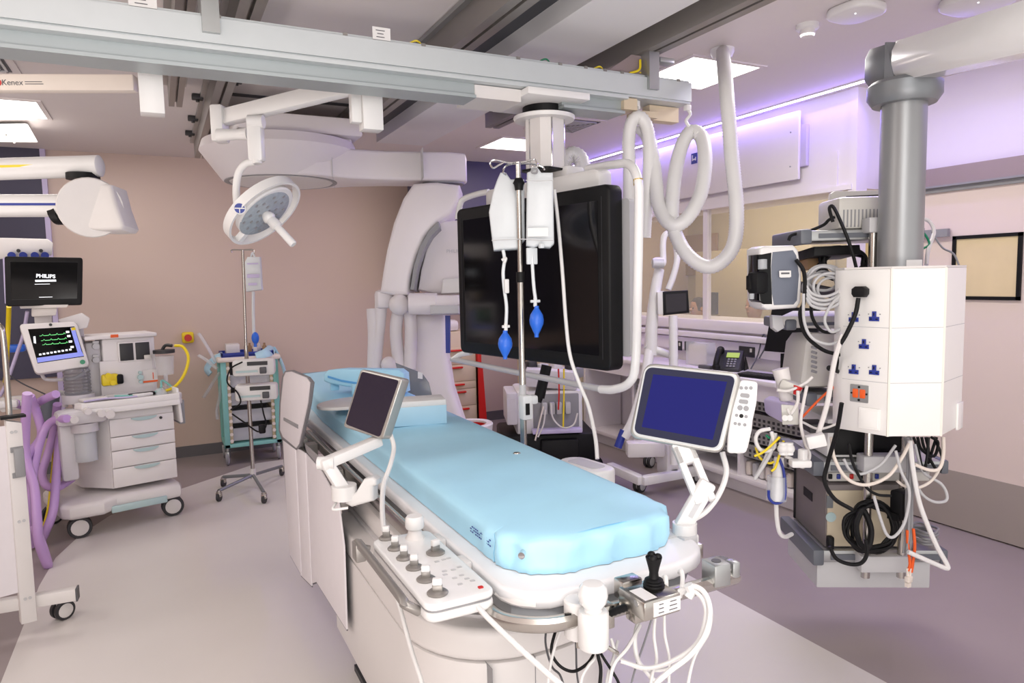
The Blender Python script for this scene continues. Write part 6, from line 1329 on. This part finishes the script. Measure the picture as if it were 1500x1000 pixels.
solo('card_box', MB().pxprism([(1183, 377), (1200, 375), (1201, 392), (1184, 394)], fP @ V((0, .2, 1.7)), -FWD, .1), 'brown', 'small brown box under the flat black box', 'box')
T2 = thing('ultrasound_probe', 'white probe holder standing at the left shelf edge', 'probe', D(1150, 600, 2.95))
part('grip', MB().tube([D(1143, 540, 2.92), D(1148, 560, 2.92), D(1152, 585, 2.93)], lambda t: .035-.008*t, 14), 'offwhite', T2)
part('block', MB().box((0, 0, 0), (.09, .08, .05), frame(D(1158, 566, 2.9), yaw=-50, roll=20), .015), 'dev_light', T2)
part('red_tip', MB().lathe([(0, 0), (.02, 0), (.008, .035), (0, .035)], axis(D(1169, 566, 2.86), D(1166, 574, 2.86))), 'red', T2)
T2 = thing('lead_module', 'pale lead module with plugged cables below the white probe holder', 'module', D(1150, 610, 2.9))
part('case', MB().hull([D(x, y, d) for x, y, d in ((1118, 584, 3.1), (1152, 590, 2.85), (1156, 625, 2.85), (1120, 606, 3.1), (1128, 578, 3.15), (1172, 592, 2.95), (1172, 622, 2.95))], bev=.01), 'lavender', T2)
part('face', MB().hull([D(x, y, d) for x, y, d in ((1144, 592, 2.86), (1170, 594, 2.86), (1170, 622, 2.86), (1146, 622, 2.86), (1144, 592, 2.84), (1170, 594, 2.84), (1170, 622, 2.84), (1146, 622, 2.84))], bev=.004), 'dev_light', T2)
for x in (1151, 1158): part('plug', MB().cyl(D(x, 612, 2.85), D(x-1, 612, 2.8), .012), 'white', T2)
T2 = thing('floor_probe', 'long white transducer in a clear purple-rimmed holder hanging left of the shelves', 'probe', D(1138, 735, 2.95))
part('body', MB().tube([D(1141, 670, 2.95), D(1140, 700, 2.95), D(1138, 732, 2.95)], lambda t: .02+.012*t, 14), 'white', T2)
part('cup', MB().tube([D(1138, 697, 2.95), D(1138, 715, 2.95), D(1137, 732, 2.95)], .042, 14), 'clear', T2)
part('rim', MB().tube([D(1126, 718, 2.92), D(1127, 730, 2.92), D(1136, 737, 2.92), D(1148, 732, 2.92), D(1150, 716, 2.92), D(1148, 690, 2.92), D(1142, 672, 2.92)], .006, 8), 'navy', T2)
part('cable', MB().tube([D(1137, 738, 2.95), D(1138, 760, 2.96), D(1142, 780, 2.97), D(1150, 786, 3.0), D(1160, 782, 3.05)], .009, 8), 'white', T2)
tubeT('lead_bundle', [D(1128, 628, 2.85), D(1112, 632, 2.85), D(1107, 645, 2.85), D(1116, 660, 2.85), D(1134, 655, 2.85), D(1130, 632, 2.85)], .008, 'white', 'white lead looped in a small ring beside the probes', 'lead')
for i, (m, l, pts) in enumerate((('yellow', 'yellow lead crossing in front of the probe bundle', ((1105, 668), (1118, 662), (1132, 650), (1142, 640))), ('yellow', 'yellow lead hanging down beside the transducer', ((1148, 645), (1142, 665), (1136, 684), (1130, 690))), ('lightgrey', 'thick grey lead slanting down to the left of the transducer', ((1136, 634), (1130, 660), (1118, 682), (1105, 702))), ('lightgrey', 'grey lead beside the thick slanting one', ((1132, 640), (1124, 665), (1112, 690), (1106, 698))), ('green', 'green clip lead at the top of the probe bundle', ((1122, 637), (1127, 641), (1133, 640))), ('yellow', 'short yellow lead at the left of the probe bundle', ((1107, 655), (1113, 670), (1126, 678), (1134, 676))))):
    tubeT('probe_lead', [D(x, y, 2.83+.01*i) for x, y in pts], .008 if m == 'lightgrey' else .005, m, l, 'lead', 'leads bundled left of the equipment shelves')
solo('ferrite', MB().cyl(D(1147, 648, 2.8), D(1147, 666, 2.8), .016).cyl(D(1156, 648, 2.8), D(1156, 666, 2.8), .016).sph(D(1147, 657, 2.8), .022).sph(D(1156, 657, 2.8), .022), 'white', 'pair of white cable chokes hanging by the shelf edge', 'cable choke')
solo('white_adapter', MB().box((0, 0, 0), (.07, .05, .05), frame(D(1195, 645, 2.75), yaw=-40, roll=-15), .006), 'white', 'white square cable adapter hanging before the middle shelf', 'adapter')
solo('white_clip', MB().box((0, 0, 0), (.08, .05, .03), frame(D(1172, 678, 2.8), yaw=-30), .008).box(D(1176, 668, 2.8), (.03, .03, .06), bev=.006), 'white', 'white clamp at the left front corner of the middle shelf', 'clamp')
# ------------- cables on the pendant
def pc(l, pts, r, m, d0=2.86, name=None, grp='cables hanging on the equipment pendant'):
    tubeT(name or (m+'_cable' if m in ('black', 'white', 'orange') else 'grey_cable'), [D(p[0], p[1], (p[2] if len(p) > 2 else d0)) for p in pts], r, m, l, 'cable', grp, 8)
T2 = thing('power_plug', 'black power plug in the top socket of the white box', 'plug', fl2 @ V((lf(1264, 428).x, -.02, lf(1264, 428).z)))
p = lf(1264, 428); part('plug', MB().prism([(-.02, -.018), (.02, -.018), (.028, -.006), (.028, .014), (.015, .024), (-.015, .024), (-.028, .014), (-.028, -.006)], .001, .04, fl2 @ MX.Translation((p.x, 0, p.z)) @ MX.Rotation(PI/2, 4, 'X'), .006), 'black', T2)
part('cord', MB().tube([fl2 @ (lf(1263, 436)+V((0, -.03, 0))), fl2 @ (lf(1260, 460)+V((0, -.04, 0))), fl2 @ (lf(1248, 490)+V((0, -.05, 0))), fl2 @ (lf(1236, 510)+V((0, -.05, 0))), D(1226, 530, 2.84), D(1225, 542, 2.86), D(1232, 545, 2.9)], .0085, 10), 'black', T2)
coils = MB()
for i in range(9):
    r = random.Random(i); cx_c, cy_c = 1210+r.uniform(-8, 8), 415+r.uniform(-10, 10); rx, ry = 25+r.uniform(-6, 6), 24+r.uniform(-8, 8)
    coils.tube([D(cx_c+rx*math.cos(t*.7), cy_c+ry*math.sin(t*.7), 2.9+.012*i) for t in range(9)], .006, 8, 5, True)
solo('cable_coil', coils, 'lightgrey', 'tangled coil of pale grey cable hanging beside the injector head', 'cable coil')
for i, y in enumerate((422, 428, 434, 440)):
    pc('pale grey cable strand, %s of the four swinging under the coil' % ('topmost', 'second', 'third', 'lowest')[i], ((1180, y-4), (1190, y+8), (1208, y+12), (1226, y+6), (1234, y-6)), .006, 'lightgrey', 2.86)
coil2 = MB()
for i in range(7):
    r = random.Random(i+40); coil2.tube([D(1235+(34+r.uniform(-8, 8))*math.cos(t*.7)+r.uniform(-3, 3), 386+(20+r.uniform(-6, 6))*math.sin(t*.7), 3.06+.01*i) for t in range(9)], .007, 8, 5, True)
solo('cable_coil', coil2, 'black', 'black cable coil bunched under the top shelf', 'cable coil')
coil3 = MB()
for i in range(9):
    r = random.Random(i+80); coil3.tube([D(1277+(37+r.uniform(-9, 6))*math.cos(t*.7), 772+(36+r.uniform(-9, 5))*math.sin(t*.7), 2.93+.006*i) for t in range(9)], .007, 8, 5, True)
coil3.tube([D(1262, 748, 2.9), D(1254, 770, 2.9), D(1260, 796, 2.9), D(1272, 800, 2.9), D(1276, 776, 2.9), D(1268, 752, 2.9)], .012, 8, 6, True)
solo('cable_coil', coil3, 'black', 'big round coil of black cable on the lowest shelf behind the poles', 'cable coil')
coil4 = MB()
for i in range(5):
    r = random.Random(i+120); coil4.tube([fP @ V((xb_-.06+(.05+r.uniform(-.012, .01))*math.cos(t*.7), .1+(.07+r.uniform(-.01, .01))*math.sin(t*.7), zS1+.03+.012*i)) for t in range(9)], .006, 8, 5, True)
solo('cable_coil', coil4, 'midgrey', 'small grey cable coil lying at the right end of the lowest shelf', 'cable coil')
pc('black cable running down from the injector head past the shelves', ((1166, 380), (1178, 400), (1178, 440), (1172, 460), (1180, 490), (1205, 512), (1232, 520)), .008, 'black')
pc('black cable arching over the left end of the top shelf', ((1155, 352), (1160, 344), (1180, 340), (1205, 330), (1214, 322), (1222, 318)), .007, 'black', 3.0)
pc('black cable looping from the vented top unit to the shelf below', ((1220, 325), (1215, 305), (1222, 305), (1240, 345), (1250, 375), (1256, 400)), .007, 'black', 2.92)
pc('black cable bending below the grey coil', ((1188, 440), (1190, 465), (1205, 485), (1232, 486)), .007, 'black', 2.9)
pc('grey cable falling from the coil to the shelf edge', ((1232, 430), (1215, 450), (1208, 470), (1218, 486), (1234, 480)), .006, 'lightgrey', 2.85)
pc('grey cable sweeping along the left of the coil', ((1177, 430), (1178, 470), (1190, 495), (1215, 504), (1234, 496)), .006, 'lightgrey', 2.84)
pc('thick white cable slanting down before the white box to the adapter', ((1234, 490), (1222, 530), (1212, 590), (1197, 640)), .01, 'offwhite', 2.78)
pc('white cable hanging straight from the probe holder', ((1182, 565), (1177, 590), (1173, 620), (1180, 650), (1186, 668), (1176, 684), (1160, 672), (1150, 668)), .0065, 'offwhite', 2.82)
pc('white cable bowing below the red-tipped probe', ((1169, 572), (1168, 590), (1158, 606), (1153, 598)), .007, 'offwhite', 2.84)
pc('white lead running along the top of the probe holder', ((1138, 571), (1155, 572), (1178, 562), (1190, 552)), .006, 'offwhite', 2.85)
pc('long white lead crossing behind the probe cables', ((1153, 612), (1175, 618), (1200, 628), (1230, 618), (1250, 600)), .005, 'offwhite', 2.88)
pc('orange cable slanting behind the white adapter cable', ((1172, 614), (1200, 585), (1222, 566), (1238, 555)), .005, 'orange', 2.93)
pc('black cable running down the left front of the socket box', ((1233, 590, 2.74), (1226, 630, 2.78), (1212, 680), (1208, 705), (1222, 730), (1248, 746)), .0085, 'black', 2.84)
pc('cream cable bowing between the middle shelf and the poles', ((1218, 640), (1222, 670), (1240, 700), (1268, 710), (1300, 698), (1320, 672), (1334, 645)), .007, 'cream', 2.84)
pc('black cable crossing the two poles in a long slant', ((1243, 650), (1250, 680), (1268, 712), (1285, 724), (1305, 726)), .006, 'black', 2.85)
pc('grey cable bowing high between the poles', ((1236, 672), (1245, 688), (1262, 694), (1290, 680), (1312, 652)), .006, 'lightgrey', 2.86)
pc('grey cable hanging in a deep loop between the poles', ((1280, 726), (1290, 760), (1300, 784), (1312, 784), (1326, 762), (1332, 720), (1320, 690), (1312, 660)), .006, 'lightgrey', 2.83)
pc('black lead from the rear plug looping under the lowest shelf', ((1215, 800), (1225, 818), (1245, 826), (1262, 824), (1270, 810), (1268, 790)), .008, 'black', 2.86)
pc('long white cable falling to the right below the lowest shelf', ((1333, 645), (1338, 690), (1348, 740), (1370, 795), (1387, 826), (1386, 832), (1366, 824), (1330, 808)), .0095, 'white', 2.84)
pc('grey cable looping widest to the right of the poles', ((1340, 650), (1352, 690), (1378, 708), (1387, 724), (1384, 734), (1366, 734), (1348, 720), (1338, 690)), .006, 'lightgrey', 2.9)
pc('cream cable hanging from the box corner', ((1382, 640), (1382, 665), (1376, 686), (1360, 688), (1340, 680)), .007, 'cream', 2.84)
pc('cream cable curling down to the poles', ((1381, 640), (1380, 675), (1366, 702), (1345, 714), (1326, 712), (1314, 704)), .006, 'cream', 2.88)
for i, (x, y) in enumerate(((1352, 690), (1368, 668), (1374, 690), (1360, 678))):
    pc(('black cable loop nearest the right pole under the box', 'small black cable loop under the box corner', 'black cable loop hanging lowest under the box', 'black cable loop in the middle under the box')[i], ((1338+i*6, 640), (1345+i*5, 658), (x, y), (x+6, y-20), (1360+i*4, 640)), .006, 'black', 2.9+.02*i)
for i, x in enumerate((1330, 1334, 1326)):
    pc(('grey cable strand falling straight right of the right pole', 'outer grey cable strand falling right of the right pole', 'grey cable strand closest to the right pole')[i], ((x, 640), (x+4, 680), (x+2, 730), (x+1, 780), (x-2, 810)), .006, 'midgrey', 2.86+.01*i)
pc('left orange cable hanging below the lowest shelf', ((1329, 776), (1330, 800), (1333, 825), (1330, 836)), .006, 'orange', 2.86)
pc('right orange cable hanging below the lowest shelf', ((1338, 774), (1340, 800), (1337, 825), (1335, 838)), .006, 'orange', 2.86)
T2 = thing('cable_connector', 'cream multi-pin connector dangling below the lowest shelf', 'connector', D(1330, 855, 2.86))
part('wires', MB().tube([D(1329, 832, 2.86), D(1330, 845, 2.86)], .005, 6, 2).tube([D(1334, 832, 2.86), D(1333, 845, 2.86)], .005, 6, 2), 'cream', T2); part('plug', MB().box(D(1331, 848, 2.86), (.03, .02, .025), bev=.004).box(D(1330, 856, 2.86), (.02, .015, .018)), 'cream', T2)
solo('power_adapter', MB().box(D(1320, 738, 2.93), (.07, .06, .12), bev=.01).box(D(1312, 755, 2.93), (.04, .05, .03)), 'black', 'black power adapter hanging between the shelf poles', 'adapter')
pc('white cable curling out behind the column onto the box', ((1352, 320, 3.05), (1362, 325, 3.03), (1368, 340, 3.0), (1360, 365, 2.95), (1357, 388, 2.9)), .008, 'offwhite')
pc('thin grey cable from behind the column to the box corner', ((1365, 340, 3.0), (1380, 362, 2.95), (1397, 372, 2.9), (1406, 392, 2.88)), .004, 'midgrey')
pc('green earth wire beside the column', ((1350, 338, 3.0), (1358, 348, 2.98), (1361, 358, 2.96), (1352, 364, 2.96)), .005, 'green')
T2 = thing('door_track', 'grey rail end visible on the door wall right of the column', 'rail', at(1370, 340, X=XD-.08))
part('bar', MB().box(at(1367, 342, X=XD-.08), (.03, .2, .05)), 'midgrey', T2)
# ------------------------------------------------------------------ lights
def area(name, loc, rot, sx, sy_, e, c=(255, 250, 244)):
    l = bpy.data.lights.new(name, 'AREA'); l.shape = 'RECTANGLE'; l.size = sx; l.size_y = sy_; l.energy = e; l.color = lin(c)[:3]
    o = bpy.data.objects.new(name, l); COL.objects.link(o); o.location = loc; o.rotation_euler = rot; return o
area('ceiling_lamp_front', (1.1, .3, 2.9), (0, 0, 0), 1.8, 1.2, 30)
area('ceiling_lamp_left', (-2.0, 3.0, 2.9), (0, math.radians(-25), 0), 1.2, 2.5, 60)
area('ceiling_lamp_back', (-.6, 6.3, 2.92), (0, 0, 0), 1.0, .9, 18)
area('ceiling_lamp_right', (3.2, 2.9, 2.9), (0, 0, 0), .5, 1.2, 26)
area('ceiling_lamp_far', (2.6, 5.9, 2.9), (0, 0, 0), 1.6, 1.2, 22, (255, 236, 226))
area('flash', (-.1, -.7, 2.45), (math.radians(66), 0, math.radians(-22)), 1.4, .9, 22, (255, 253, 250))
area('fill_uplight', (-.6, -1.1, .5), (math.radians(165), 0, math.radians(-20)), 3.0, 1.2, 110, (255, 246, 240))  # unseen upward lamp added near the floor to lift the ceiling
area('fill_uplight_left', (-2.6, 3.6, .3), (math.radians(180), math.radians(-12), 0), 1.4, 3.0, 55, (255, 246, 240))  # extra out-of-view uplight, added to brighten the dim left ceiling
area('led_wash', (lx+.05, 4.6, 2.92), (0, math.radians(38), 0), .04, 4.2, 24, (150, 125, 255))
area('led_wash_door', (XD-.25, 1.8, 2.93), (0, math.radians(35), 0), .06, 2.4, 10, (150, 125, 255))
area('control_room_lamp', (5.6, 5.0, 2.8), (0, 0, 0), 1.2, 3.5, 46, (255, 240, 214))
w = bpy.data.worlds.new('world'); SC.world = w; w.use_nodes = True
w.node_tree.nodes['Background'].inputs[0].default_value = (1, .965, .94, 1); w.node_tree.nodes['Background'].inputs[1].default_value = 1.25
SC.view_settings.view_transform = 'Standard'; SC.view_settings.look = 'None'; SC.view_settings.exposure = 0; SC.view_settings.gamma = 1
SC.cycles.use_denoising = True; SC.cycles.max_bounces = 6; SC.cycles.diffuse_bounces = 4; SC.cycles.transparent_max_bounces = 8; SC.cycles.sample_clamp_indirect = 6
for k in list(bpy.data.materials):
    if k.users == 0: bpy.data.materials.remove(k)
